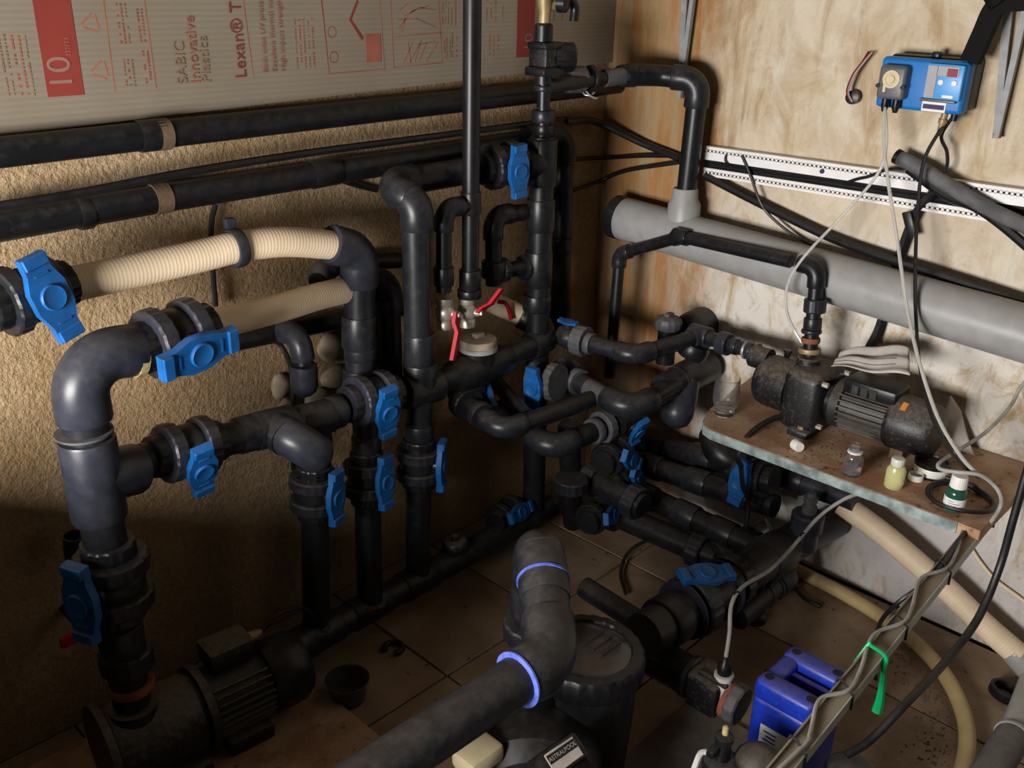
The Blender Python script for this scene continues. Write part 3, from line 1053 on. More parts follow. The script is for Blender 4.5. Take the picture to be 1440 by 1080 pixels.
# ------------------------------------------------------------------ thin pipes with red levers
t = thing('pipe_run', 'tall thin black pipe crossing the printed sheet from above', 'pipe', (-0.743,-0.200,0.847))
pipe(t, (-0.737,-0.200,1.569), (-0.740,-0.200,0.819), .0205, 'black')
socket(t, (-0.739,-0.200,1.045), (0, 0, 1), .0205, 2.6, 1.18, 'black')
socket(t, (-0.740,-0.200,0.861), (0, 0, 1), .0205, 2.2, 1.3, 'black')
socket(t, (-0.742,-0.200,0.825), (0, 0, 1), .0205, 1.0, 1.45, 'black')
run(t, [(-0.826,-0.200,0.847), (-0.824,-0.200,1.045), (-0.739,-0.200,1.040)], .0185, 'black', 'dark', 1.25)
socket(t, (-0.826,-0.200,0.885), (0, 0, 1), .0185, 2.4, 1.3, 'black')
lever_valve('plated valve with a red lever hanging straight down', (-0.824,-0.200,0.793), (0, 0, 1), (.45, -.85, 0), .019, (-0.845,-0.240,0.690), 'red', 'small plated valves with red levers')
lever_valve('plated valve with a red lever raised to the right', (-0.749,-0.200,0.780), (0, 0, 1), (.45, -.85, 0), .019, (-0.693,-0.250,0.837), 'red', 'small plated valves with red levers')
t = thing('pipe_run', 'short pipe bracket joining the thin black pipe to the black column', 'pipe', (-0.598,-0.150,0.990))
run(t, [(-0.619,-0.160,0.812), (-0.625,-0.160,0.991), (-0.462,-0.170,0.980)], .021, 'black', 'black', 1.22)
socket(t, (-0.620,-0.160,0.853), (0, 0, 1), .021, 2.0, 1.5, 'black')
t = thing('pipe_run', 'black union fitting joined sideways to the black column', 'pipe', (-0.536,-0.170,0.839))
uu = V((-0.451,-0.180,0.837)) - V((-0.630,-0.160,0.846))
pipe(t, (-0.630,-0.160,0.846), (-0.451,-0.180,0.837), .02, 'black')
nut(t, (-0.594,-0.165,0.846), uu, .021, 1.55, 1.0, 'black')
nut(t, (-0.512,-0.172,0.839), uu, .021, 1.6, 1.3, 'black')
# the black column and the one behind it
t = thing('pipe_run', 'thick black vertical column near the room corner standing on the floor manifold', 'pipe', (-0.466,-0.190,0.140))
c0, c1 = V((-0.478,-0.197,0.105)), V((-0.485,-0.190,1.172))
pipe(t, c0, c1, .0315, 'black')
dc = (c1 - c0).normalized()
tee(t, (-0.485,-0.190,1.109), dc, V((-0.544,-0.180,1.108)) - V((-0.485,-0.190,1.109)), .032, 3.6, 1.8, 1.18, 'black')
socket(t, (-0.483,-0.190,0.976), dc, .0315, 2.6, 1.16, 'black')
socket(t, (-0.484,-0.190,0.835), dc, .0315, 3.0, 1.16, 'black')
socket(t, (-0.486,-0.190,0.742), dc, .0315, 1.4, 1.2, 'black')
pipe(t, (-0.485,-0.190,1.167), (-0.487,-0.190,1.306), .0165, 'black', 'thin_pipe')
socket(t, (-0.483,-0.190,1.189), dc, .0165, 1.3, 1.45, 'black')
socket(t, (-0.485,-0.190,1.221), dc, .0165, 1.7, 1.75, 'dark')
socket(t, (-0.486,-0.190,1.287), dc, .0165, .8, 1.5, 'dark')
t = thing('pipe_run', 'black vertical pipe behind the column in the room corner with an elbow on top', 'pipe', (-0.284,-0.100,0.664))
run(t, [(-0.416,-0.070,1.151), (-0.290,-0.090,1.158), (-0.282,-0.100,0.577)], .0295, 'black', 'black', 1.2, 1.3)
socket(t, (-0.296,-0.095,1.032), (0, 0, 1), .0295, 2.6, 1.12, 'black')
socket(t, (-0.296,-0.100,0.845), (0, 0, 1), .0295, 1.5, 1.14, 'black')
# top assembly
t = thing('saddle_valve', 'glossy black saddle fitting with round knob under the brass tap', 'valve', (-0.490,-0.190,1.359))
up = (0, 0, 1)
part('lower_neck', M().lathe([(0, .021), (.04, .021)], (-0.489,-0.190,1.297), up, 24), 'black', t)
part('clamp_block', M().box((-0.477,-0.190,1.355), (.075, .06, .075), None, .008), 'iron', t)
part('clamp_plate', M().box((-0.491,-0.195,1.327), (.075, .065, .02), None, .004), 'black', t)
part('clamp_plate', M().box((-0.489,-0.195,1.385), (.07, .06, .016), None, .004), 'black', t)
part('knob', M().lathe([(0, .03), (.02, .034), (.045, .034), (.05, .028), (.052, .0001)], (-0.463,-0.200,1.358), (.75, -.55, 0), 48, 12, .05), 'black', t)
part('upper_neck', M().lathe([(0, .022), (.035, .022), (.04, .018)], (-0.494,-0.190,1.394), up, 24), 'black', t)
t = thing('brass_tap', 'brass tap with black lever at the very top above the saddle fitting', 'tap', (-0.497,-0.190,1.454))
part('white_washer', M().lathe([(0, .018), (.008, .019)], (-0.493,-0.190,1.419), up, 24), 'white', t)
part('tap_body', M().lathe([(0, .014), (.03, .013), (.05, .018), (.1, .019), (.11, .012)], (-0.493,-0.190,1.424), up, 24), 'brass', t)
part('spout', M().lathe([(0, .013), (.05, .013)], (-0.493,-0.190,1.473), (.8, -.3, .1), 20), 'brass', t)
part('lever', M().tube(spline([(-0.475,-0.215,1.498), (-0.448,-0.225,1.492), (-0.426,-0.225,1.470), (-0.427,-0.225,1.439)], 6), [.008] * 6 + [.010] * 6 + [.011] * 7, 12), 'black', t)
part('cap_nut', M().lathe([(0, .022), (.02, .022), (.026, .014)], (-0.474,-0.215,1.480), (.4, -1, 0), 12), 'black', t)
# branch from the saddle to the right wall pipe
t = thing('pipe_run', 'black flexible pipe crossing the room corner from the saddle fitting to the right wall drop', 'pipe', (-0.160,-0.232,1.305))
J0 = V((-0.482,-0.210,1.278)); J1 = V((-0.360,-0.179,1.299)); J2 = V((-0.270,-0.202,1.299)); J3 = V((-0.200,-0.217,1.304)); J4 = V((-0.130,-0.268,1.304)); J5 = V((-0.085,-0.366,1.299)); J6 = V((-0.085,-0.359,0.965))
pipe(t, (-0.484,-0.200,1.291), J2, .017, 'black')
nut(t, J1, J2 - J1, .022, 1.5, 2.4, 'dusty')
nut(t, J1.lerp(J2, .55), J2 - J1, .022, 1.55, .5, 'black')
pipe(t, J2, J3, .022, 'dusty', 'hose_tail')
part('flexible_hose', M().tube(spline([J3 - (J3 - J2) * .2, J3, J4, J4 + (J5 - J4) * .5], 8), .0275, 24), 'black', t)
socket(t, J3 + (J4 - J3) * .15, J4 - J3, .0275, 1.0, 1.08, 'black')
elbow(t, J4, J5, J6, .027, 'dark', 1.22, 1.25, 1.1)
pipe(t, J5 + (J6 - J5) * .12, J6, .027, 'black')
wm = M()
for k in range(3):
    c = V((-0.310,-0.193,1.273)) + V((.004 * k, .008 * k, .006 * k))
    wm.tube([c + V((math.cos(q * .55) * .022, math.sin(q * .55) * .018, math.sin(q * .55 + k) * .02)) for q in range(10)], .0022, 6)
part('wire_clip', wm, 'galv', t)
for nm, (u0, u1, u2, u3) in {'upper': ((-0.251,-0.060,1.172), (-0.082,-0.030,1.156), (-0.030,-0.153,1.109), (-0.030,-0.289,1.083)), 'middle': ((-0.202,-0.050,1.066), (-0.020,-0.020,1.046), (-0.020,-0.161,1.071), (-0.030,-0.289,1.089)), 'lower': ((-0.195,-0.050,0.977), (-0.047,-0.020,0.978), (-0.020,-0.102,1.020), (-0.030,-0.291,1.072))}.items():
    cable('cable', [u0, u1, u2, u3], .0105 if nm == 'upper' else .0065, 'rubber', nm + ' one of the three black cables crossing the room corner behind the column')

# ------------------------------------------------------------------ manifold continues: strainer, elbow and cream hose behind
t = thing('strainer', 'black strainer body with a round grey screw lid in the middle manifold', 'strainer', (-0.716,-0.200,0.616))
s0, s1 = V((-0.881,-0.210,0.623)), V((-0.448,-0.200,0.629))
sd = (s1 - s0).normalized()
pipe(t, s0, s1, .031, 'black')
cc = V((-0.711,-0.200,0.621))
part('body', M().lathe([(-.10, .034), (-.09, .040), (-.05, .045), (.06, .046), (.10, .040), (.115, .034)], cc, sd, 28), 'black', t)
rim(t, V((-0.790,-0.200,0.618)), sd, .034, 'tan', 1.2, .06)
part('neck', M().lathe([(0, .044), (.055, .044)], cc, (0, 0, 1), 28), 'black', t)
part('lid_ring', M().lathe([(.048, .046), (.050, .049), (.060, .049), (.062, .046)], cc, (0, 0, 1), 36), 'drain', t)
ld = part('lid', M().lathe([(.062, .047), (.075, .048), (.079, .045), (.080, .020), (.079, .0001)], cc, (0, 0, 1), 36), 'stone', t)
part('lid_knob', M().box(cc + V((.008, .008, .084)), (.03, .018, .012), None, .003), 'stone', ld)
t = thing('pipe_run', 'black elbow at the end of the middle manifold turning back into a short cream hose', 'pipe', (-0.414,-0.200,0.637))
elbow(t, s0, (-0.399,-0.200,0.631), (-0.521,-0.080,0.723), .031, 'black', 1.22, 1.2, 1.0)
t = thing('ribbed_hose', 'short cream hose coming from the wall behind the red levers', 'hose', (-0.478,-0.120,0.683))
part('hose_wall', ribbed([(-0.519,-0.050,0.717), (-0.473,-0.110,0.685), (-0.422,-0.170,0.647)], .029), 'hose', t)
cable('lever', [(-0.542,-0.100,0.735), (-0.529,-0.120,0.729), (-0.519,-0.130,0.687)], .006, 'red', 'thin dark red lever tip over the short cream hose', 'lever')

# three tiers of valves in front of the black column
t = thing('pipe_run', 'lower left pipe loop with a union, elbow and pipe rising to the right', 'pipe', (-0.763,-0.337,0.520))
L0, L1, L2 = V((-0.720,-0.124,0.530)), V((-0.764,-0.340,0.510)), V((-0.460,-0.369,0.510))
run(t, [L0, L1, L2], .0235, 'black', 'dark', 1.2, 1.4)
ld_ = L1 - L0
nut(t, V((-0.735,-0.181,0.525)), ld_, .0235, 1.9, 1.6, 'dark')
socket(t, V((-0.748,-0.249,0.518)), ld_, .0235, 1.0, 1.5, 'dark')
socket(t, V((-0.754,-0.286,0.515)), ld_, .0235, .8, 1.25, 'dark')
single('pipe_stub', M().tube([(-0.537,-0.087,0.500), (-0.649,-0.319,0.500)], .021, 20), 'black', 'short black pipe slanting down behind the lower left loop', 'pipe')
valve('small dark blue handled valve tucked under the strainer', (-0.704,-0.170,0.532), (0, 0, 1), (.9, -.45, .2), .022, (.7, .3, .3), 'black', 'black', 'ball valves with blue handles', hs=1.2)
valve('blue handled ball valve under the end of the middle manifold', (-0.493,-0.240,0.535), (0.12, -1, .1), (-.75, -.62, 0), .031, (0, 0, -1), 'black', 'dusty', 'ball valves with blue handles', half=.9, hs=.95, coll=False)
t = thing('pipe_run', 'big dusty union with a glossy elbow leading right to the large tee', 'pipe', (-0.439,-0.481,0.520))
M0, M1, M2 = V((-0.389,-0.184,0.520)), V((-0.447,-0.494,0.515)), V((-0.115,-0.459,0.515))
run(t, [M0, M1, M2], .0285, 'dark', 'dark', 1.2, 1.45)
md = M1 - M0
nut(t, V((-0.402,-0.230,0.520)), md, .0285, 1.75, 1.3, 'dusty')
socket(t, V((-0.408,-0.279,0.520)), md, .0285, .8, 1.3, 'dusty')
part('dust_patch', M().lathe([(-.035, .0286), (-.03, .0289), (.03, .0289), (.035, .0286)], (-0.428,-0.366,0.518), md, 24), 'dusty', t)
t = thing('tee', 'large dark tee with a blue-grey rounded lower branch left of the drinking glass', 'pipe', (-0.170,-0.498,0.500))
g0, g1 = V((-0.267,-0.459,0.512)), V((0.039,-0.454,0.515))
gd = (g1 - g0).normalized()
part('tee_body', M().lathe([(0, .032), (.0, .037), (.05, .041), (.10, .046), (.20, .047), (.23, .046), (.232, .03)], g0, gd, 28), 'dark', t)
part('tee_branch', M().lathe([(0, .044), (.05, .047), (.10, .046), (.125, .035), (.135, .018), (.137, .0001)], (-0.167,-0.464,0.510), V((-0.232,-0.491,0.420)) - V((-0.167,-0.464,0.510)), 28), 'grey', t)
rim(t, g0 + gd * .07, gd, .042, 'grey', 1.07, .05)
part('end_disc', M().lathe([(0, .046), (.02, .05), (.05, .05), (.06, .04)], g1, gd, 28), 'dusty', t)
t = thing('pipe_run', 'dark third elbow below with a pipe going right into a dusty union', 'pipe', (-0.611,-0.358,0.420))
N0, N1, N2 = V((-0.556,-0.121,0.430)), V((-0.617,-0.375,0.420)), V((-0.411,-0.384,0.420))
run(t, [N0, N1, N2], .0275, 'black', 'dark', 1.2, 1.35)
nut(t, V((-0.414,-0.382,0.420)), N2 - N1, .0285, 1.6, 1.0, 'dusty')
socket(t, V((-0.451,-0.382,0.420)), N2 - N1, .0285, .8, 1.25, 'dusty')
valve('blue handled valve right below the glossy elbow', (-0.361,-0.416,0.440), V((1, -.1, .1)), (.25, -1, -.5), .027, (.2, -.2, -1), 'black', 'black', 'ball valves with blue handles', hs=1.0, nuts=False, coll=False)
valve('dim dark blue handled valve in the shadow under the third elbow', (-0.401,-0.412,0.340), V((1, .2, 0)), (.4, -1, .05), .028, (1, .2, -.7), 'black', 'black', 'ball valves with blue handles', hs=1.0)
valve('dim dark blue handled valve in shadow behind the foreground elbow, pointing left', (-0.576,-0.182,0.130), V((1, .2, 0)), (.4, -1, .45), .026, (1, -.2, .1), 'black', 'black', 'ball valves with blue handles', hs=1.0)
valve('dim dark blue handled valve in shadow low above the dark floor gap', (-0.392,-0.359,0.130), V((1, .3, 0)), (.45, -1, .25), .028, (1, .3, -.25), 'black', 'black', 'ball valves with blue handles', hs=1.0)
valve('very dim blue handled valve between the third elbow and the dark parallel pipes', (-0.356,-0.408,0.260), V((1, .3, 0)), (.5, -1, .1), .026, (1, .3, -1), 'black', 'black', 'ball valves with blue handles', hs=1.0)
t = thing('pipe_run', 'dark vertical pipe standing under the third elbow in deep shadow', 'pipe', (-0.444,-0.299,0.200))
pipe(t, (-0.500,-0.333,0.432), (-0.375,-0.264,0.050), .03, 'black')
nut(t, (-0.500,-0.351,0.265), (0, 0, 1), .03, 1.6, 1.2, 'dark')
part('base_ring', M().lathe([(0, .05), (.05, .05), (.055, .034)], (-0.327,-0.242,0.020), (0, 0, 1), 28), 'dirt', t)
# upper tier to the shelf pump
t = thing('pipe_run', 'upper dusty union and glossy elbow leading to the inlet of the shelf pump', 'pipe', (-0.352,-0.415,0.640))
U0, U1, U2, U3 = V((-0.412,-0.244,0.640)), V((-0.389,-0.451,0.640)), V((-0.148,-0.490,0.645)), V((-0.159,-0.678,0.650))
run(t, [U0, U1, U2], .0225, 'dark', 'dark', 1.22, 1.45)
ud = U1 - U0
nut(t, V((-0.408,-0.284,0.640)), ud, .0225, 1.85, 1.6, 'dusty')
socket(t, V((-0.407,-0.315,0.640)), ud, .0225, .8, 1.3, 'dusty')
vd = (U3 - U2).normalized()
tee(t, U2, vd, U1 - U2, .023, 2.6, 1.7, 1.25, 'grey')
pipe(t, U2, U3, .0195, 'dark')
nut(t, V((-0.156,-0.571,0.647)), vd, .021, 1.5, 1.5, 'grey', 6)
socket(t, V((-0.157,-0.602,0.648)), vd, .0195, 1.2, 1.15, 'dark')
socket(t, V((-0.159,-0.640,0.649)), vd, .0195, .35, 1.3, 'galv', 'seal_ring')
socket(t, V((-0.160,-0.653,0.649)), vd, .0195, .6, 1.2, 'grey', 'seal_ring')
socket(t, V((-0.160,-0.670,0.650)), vd, .0195, .35, 1.35, 'tan', 'seal_ring')
valve('small valve with a bright blue folded handle left of the black thin riser', (-0.412,-0.244,0.640), ud, (-.15, -.1, 1), .0225, ud, 'dark', 'dusty', 'ball valves with blue handles', hs=.62, nuts=False, coll=False, lift=1.9, hub=False)
t = thing('wall_flange', 'round dark pipe end on the right wall behind the capped fitting', 'pipe', (-0.030,-0.414,0.621))
part('dome', M().lathe([(0, .05), (.06, .05), (.09, .046), (.105, .036), (.112, .018), (.113, .0001)], (0.000,-0.406,0.622), (-1, 0, 0), 28), 'dark', t)
t = thing('screw_cap', 'ribbed black round screw cap standing above the upper elbow', 'cap', (-0.182,-0.406,0.660))
part('cap', M().lathe([(0, .033), (.004, .036), (.020, .038), (.03, .034), (.036, .022), (.038, .0001)], (-0.203,-0.419,0.660), (0, 0, 1), 48, 12, .04), 'dusty', t)
part('grip', M().box(V((-0.203,-0.419,0.660)) + V((0, 0, .038)), (.03, .018, .014), None, .004), 'dusty', t)
part('neck', M().lathe([(-.10, .026), (0, .026)], (-0.203,-0.419,0.660), (0, 0, 1), 24), 'black', t)
part('ring', M().lathe([(-.02, .038), (-.01, .042), (.01, .042), (.02, .038)], (-0.174,-0.488,0.610), (.2, -.3, 1), 28), 'black', t)
# thin riser
t = thing('pipe_run', 'thin black pipe crossing before the grey drain pipe and dropping to the shelf pump', 'pipe', (-0.170,-0.195,0.684))
R0, R1, R2, R3 = V((-0.180,-0.214,0.447)), V((-0.160,-0.207,0.818)), V((-0.160,-0.406,0.906)), V((-0.170,-0.805,0.910))
R4 = V((-0.185,-0.827,0.694))
run(t, [R0, R1, R2], .0165, 'black', 'dark', 1.3, 1.4)
pipe(t, R2, R3 + (R2 - R3) * .18, .0165, 'black')
tee(t, R2, R3 - R2, R1 - R2, .0165, 2.8, 1.6, 1.3, 'black')
elbow(t, R2, R3, R4, .0175, 'black', 1.25, 1.4, 1.2)
pipe(t, R3 + (R4 - R3) * .2, R4, .0175, 'black')
rd = R4 - R3
nut(t, V((-0.178,-0.817,0.819)), rd, .0185, 1.45, 1.8, 'dark')
socket(t, V((-0.180,-0.819,0.774)), rd, .0175, 1.6, 1.25, 'dark')
socket(t, V((-0.182,-0.820,0.755)), rd, .0175, .5, 1.4, 'dark')
socket(t, V((-0.183,-0.822,0.733)), rd, .0175, .7, 1.3, 'rust', 'red_seal')
socket(t, V((-0.185,-0.824,0.707)), rd, .0175, .7, 1.55, 'brass', 'brass_nut')

# ------------------------------------------------------------------ dark parallel pipes along the right wall, under the shelf
for i, (pa, pb, rr, lb) in enumerate((((-0.120,-0.226,0.224), (-0.120,-0.771,0.315), .034, 'uppermost of the dark parallel pipes along the right wall below the shelf'),
                                      ((-0.200,-0.273,0.216), (-0.200,-0.803,0.264), .032, 'middle one of the dark parallel pipes under the shelf'),
                                      ((-0.270,-0.321,0.174), (-0.270,-0.794,0.168), .032, 'lowest of the dark parallel pipes, just above the floor'))):
    t = thing('pipe_run', lb, 'pipe', pa)
    pipe(t, pa, pb, rr, 'black')
    d = V(pb) - V(pa)
    for q in (.25, .55, .8):
        socket(t, V(pa) + d * q, d, rr, 2.2, 1.16, 'dark')
for i, (pa, pb, rr, lb) in enumerate((((-0.320,-0.303,0.100), (-0.294,-0.708,0.100), .036, 'dark pipe lying on the floor in front of the parallel pipes'),
                                      ((-0.420,-0.327,0.252), (-0.420,-0.539,0.241), .034, 'short dark pipe in deep shadow behind the floor pipe'))):
    t = thing('pipe_run', lb, 'pipe', pa)
    pipe(t, pa, pb, rr, 'black')
    d = V(pb) - V(pa)
    for q in (.15, .85):
        nut(t, V(pa) + d * q, d, rr, 1.4, 1.2, 'dark')
t = thing('pipe_run', 'dark upright elbow between the floor pipe and the suction pipe', 'pipe', (-0.241,-0.686,0.100))
run(t, [(-0.308,-0.695,0.100), (-0.238,-0.721,0.110), (-0.180,-0.793,0.179)], .036, 'black', 'dark')
valve('blue handled valve under the left end of the wooden shelf, partly in shadow', (-0.250,-0.752,0.356), (0, 1, -.12), (-1, -.45, .1), .031, (0, .1, -1), 'black', 'dark', 'ball valves with blue handles', half=.9, hs=1.0)
t = thing('pipe_run', 'grey pipe under the shelf feeding the lower cream hose', 'pipe', (-0.120,-0.836,0.304))
pipe(t, (-0.120,-0.739,0.311), (-0.120,-0.982,0.326), .033, 'grey')
socket(t, (-0.120,-0.813,0.318), (0, -1, .02), .033, 1.6, 1.15, 'dark')
t = thing('pipe_elbow', 'bulky black rounded elbow under the left corner of the shelf', 'pipe', (-0.300,-0.673,0.413))
run(t, [(-0.220,-0.610,0.415), (-0.260,-0.656,0.382), (-0.200,-0.759,0.347)], .036, 'black', 'black', 1.2, 1.2)
t = thing('ribbed_hose', 'cream ribbed hose slanting down the right wall to the floor at the right', 'hose', (-0.100,-1.191,0.189))
part('hose_wall', ribbed([(-0.120,-0.945,0.300), (-0.110,-1.076,0.248), (-0.100,-1.230,0.171), (-0.095,-1.334,0.113), (-0.090,-1.420,0.071)], .0295, n=20), 'hose', t)
part('end_fitting', M().lathe([(-.03, .031), (.0, .032), (.06, .032), (.08, .03)], (-0.090,-1.430,0.060), V((-0.090,-1.442,0.055)) - V((-0.090,-1.415,0.072)), 24), 'drain', t)
t = thing('ribbed_hose', 'yellowed hose lying on the floor and curving to the bottom edge', 'hose', (-0.106,-1.157,0.000))
part('hose_wall', ribbed([(-0.074,-0.755,0.021), (-0.076,-0.856,0.021), (-0.092,-1.011,0.021), (-0.132,-1.161,0.021), (-0.197,-1.277,0.021), (-0.287,-1.362,0.021), (-0.388,-1.419,0.021), (-0.522,-1.456,0.021), (-0.648,-1.473,0.021)], .018, .006, .02, 16), 'yellowhose', t)

# ------------------------------------------------------------------ big suction line from the right wall to the strainer pot
t = thing('pipe_run', 'large dark suction pipe running from the right wall to the strainer pump in front', 'pipe', (-0.393,-0.843,0.200))
Q0, Q1 = V((-0.834,-0.851,0.220)), V((-0.160,-0.884,0.200))
qd = (Q1 - Q0).normalized()
pipe(t, Q0, Q1 - qd * .02, .050, 'dark')
pipe(t, Q1 - qd * .03, (-0.027,-0.894,0.185), .046, 'dark')
nut(t, V((-0.495,-0.861,0.205)), qd, .05, 1.3, .7, 'dark', 18)
nut(t, V((-0.651,-0.857,0.210)), qd, .05, 1.5, .9, 'dark', 18)
socket(t, V((-0.746,-0.854,0.215)), qd, .05, 1.2, 1.2, 'black')
socket(t, V((-0.325,-0.874,0.200)), qd, .05, 1.8, 1.14, 'dark')
rim(t, V((-0.429,-0.865,0.200)), qd, .05, 'grey', 1.12, .05, 'joint_ring')
for p, m_ in (((-0.690,-0.854,0.213), 'grey'), ((-0.544,-0.860,0.206), 'grey')):
    rim(t, p, qd, .05, m_, 1.42, .03, 'joint_ring')
valve('large blue handled ball valve on the suction pipe, handle on top', (-0.626,-0.847,0.208), qd, (-.12, -.25, 1), .046, V((.9, -.45, 0)), 'dark', 'dark', 'ball valves with blue handles', nuts=False, coll=False, hs=.72, lift=1.55)
t = thing('air_cap', 'grey wide cap with a stepped plug at the wall end of the suction pipe', 'cap', (-0.130,-0.856,0.251))
cp = V((-0.234,-0.911,0.255))
part('cap_body', M().lathe([(-.05, .033), (0, .033), (.002, .040), (.045, .041), (.05, .037), (.052, .026)], cp, (0, 0, 1), 28), 'grey', t)
part('plug', M().lathe([(.05, .019), (.07, .019), (.071, .015), (.082, .015), (.083, .018), (.096, .018), (.097, .012), (.108, .011)], cp, (0, 0, 1), 20), 'dusty', t)
t = thing('pipe_run', 'lower dark pipe beside the suction pipe, close to the floor', 'pipe', (-0.307,-0.860,0.080))
pipe(t, (-0.453,-0.866,0.075), (-0.235,-0.869,0.090), .034, 'dark')
dd = V((-0.235,-0.869,0.090)) - V((-0.453,-0.866,0.075))
socket(t, (-0.249,-0.869,0.090), dd, .034, 1.6, 1.2, 'dark')
rim(t, (-0.327,-0.867,0.083), dd, .034, 'grey', 1.14, .08, 'joint_ring')
rim(t, (-0.283,-0.868,0.086), dd, .034, 'grey', 1.14, .06, 'joint_ring')
part('foot', M().lathe([(0, .028), (.02, .028), (.03, .02)], (-0.334,-0.860,-0.000), (0, 0, 1), 20), 'black', t)
t = thing('pipe_run', 'loose cut black pipe leaning on the suction pipe in the middle of the floor', 'pipe', (-0.709,-0.646,0.150))
pipe(t, (-0.769,-0.629,0.200), (-0.785,-0.835,0.200), .026, 'black')
cable('cable', [(-0.345,-0.521,0.100), (-0.350,-0.456,0.030), (-0.430,-0.489,0.012), (-0.500,-0.561,0.012)], .005, 'rubber', 'thin black cable curving on the floor left of the suction pipe')
cable('cable', [(-0.117,-0.848,0.008), (-0.154,-0.890,0.008), (-0.166,-0.923,0.008), (-0.166,-0.958,0.008)], .006, 'rubber', 'short black cable end on the floor beside the lower pipe')

# ------------------------------------------------------------------ light grey drain pipe and right wall fittings
t = thing('drain_pipe', 'thick light grey drain pipe sloping along the right wall', 'pipe', (-0.100,-0.775,0.874))
D0, D1 = V((-0.085,-0.131,0.899)), V((-0.095,-1.319,0.845))
dd = (D1 - D0).normalized()
part('pipe', M().lathe([(0, .058), (.0, .061), ((D1 - D0).length, .0625)], D0, dd, 36), 'drain', t)
part('dark_end', M().lathe([(-.004, .05), (-.004, .0625), (.028, .0625), (.028, .061)], D0, dd, 36), 'dark', t)
sx = V((-0.085,-0.358,0.914))
part('branch_socket', M().lathe([(0, .046), (.06, .044), (.075, .036), (.10, .0345), (.104, .032)], sx, (0, .02, 1), 28), 'drain', t)
t = thing('cable_trunking', 'white perforated cable trunking without its cover fixed on the right wall', 'trunking', (0.000,-0.686,1.102))
H0, H1 = V((-0.030,-0.370,1.125)), V((-0.030,-1.220,1.136))
B0 = V((-0.030,-0.372,1.068))
hv = V((0, 0, -1))
td = (H1 - H0).normalized()
Lr = (H1 - H0).length
hh = (H0 - B0).length
nz = td.cross(V((1, 0, 0))).normalized()
if nz.z < 0: nz = -nz
mid = (H0 + H1) / 2
part('back_panel', M().box(V((-.004, mid.y, mid.z)) - nz * hh / 2, (.004, Lr, hh), (V((1, 0, 0)), td, nz)), 'rail', t)
part('upper_face', M().box(V((-.0315, mid.y, mid.z)) - nz * .026, (.002, Lr, .016), (V((1, 0, 0)), td, nz)), 'rail', t)
for nm, off in (('upper_flange', 0.0), ('lower_flange', -hh)):
    mm = M()
    mm.box(V((-.018, mid.y, mid.z)) + nz * off, (.026, Lr, .0025), (V((1, 0, 0)), td, nz))
    # slotted lip facing the room
    for dz, hgt in ((-.0035, .007), (-.0165, .007)):
        mm.box(V((-.031, mid.y, mid.z)) + nz * (off + dz), (.0025, Lr, hgt), (V((1, 0, 0)), td, nz))
    nb = int(Lr / .0115)
    for k in range(nb):
        p = H0.lerp(H1, (k + .5) / nb)
        mm.box(V((-.031, p.y, p.z)) + nz * (off - .010), (.0025, .006, .008), (V((1, 0, 0)), td, nz))
    part(nm, mm, 'rail', t)
part('screw', M().lathe([(0, .006), (.004, .005)], V((-0.034,-0.714,1.109)), (-1, 0, 0), 12), 'ink', t)
E1_ = H0 - nz * .040
E2_ = H1 - nz * .040
for k, (dz, rr) in enumerate(((-.040, .009), (-.052, .008), (-.033, .005))):
    pts = [H0.lerp(H1, q / 8) + nz * (dz + .002 * math.sin(q * 2.1 + k)) for q in range(9)]
    for p in pts: p.x = -.016 - .004 * (k == 2)
    cable('cable', pts, rr, 'rubber', ('thickest black cable lying inside the white trunking', 'lower black cable lying inside the white trunking', 'thin black cable along the upper inside of the white trunking')[k])
cable('cable', [(-0.030,-0.379,1.048), (-0.030,-0.534,1.006), (-0.035,-0.747,0.955), (-0.045,-0.885,0.936), (-0.050,-1.010,0.925), (-0.055,-1.144,0.911), (-0.055,-1.282,0.895)], .0115, 'rubber',
      'thick black cable sagging from the trunking and resting on the grey drain pipe')
cable('cable', [(-0.036,-0.487,1.118), (-0.038,-0.522,1.068), (-0.040,-0.557,1.011), (-0.035,-0.587,0.978), (-0.030,-0.643,0.945), (-0.030,-0.711,0.921)], .0038, 'rubber', 'thin black cable hanging out of the left half of the trunking')
cable('cable', [(-0.036,-0.440,1.112), (-0.040,-0.442,1.098), (-0.030,-0.450,1.089)], .003, 'rubber', 'tiny black wire end poking from the trunking left end')
cable('cable', [(-0.030,-0.770,1.086), (-0.036,-0.806,1.104), (-0.036,-0.835,1.115), (-0.036,-0.879,1.138), (-0.030,-0.934,1.147)], .004, 'rubber', 'thin black cable crossing the trunking under the controller')
t = thing('flexible_conduit', 'grey corrugated conduit crossing over the right end of the trunking', 'conduit', (-0.060,-1.057,1.117))
cpts = [(-0.050,-0.902,1.171), (-0.055,-0.969,1.150), (-0.060,-1.049,1.119), (-0.060,-1.131,1.088), (-0.060,-1.246,1.057)]
part('conduit_wall', ribbed(cpts, .0165, .006, .05, 16), 'conduit', t)
part('dark_mouth', M().lathe([(-.004, .0175), (.006, .0175)], cpts[0], V(cpts[0]) - V(cpts[1]), 20), 'rubber', t)
cable('cable', [(-0.050,-0.931,1.147), (-0.055,-1.026,1.103), (-0.060,-1.096,1.089), (-0.060,-1.160,1.059), (-0.060,-1.251,1.004)], .011, 'rubber', 'thick black cable below the grey corrugated conduit')
t = thing('cable_strap', 'black perforated strap and cable passing behind the grey drain pipe', 'strap', (-0.020,-0.935,0.938))
sp_ = [(-0.030,-0.988,1.101), (-0.025,-0.957,1.046), (-0.020,-0.933,0.923), (-0.018,-0.919,0.761), (-0.040,-0.910,0.699)]
P = spline(sp_, 8)
mm = M()
mm.tube(P, .012, 6)
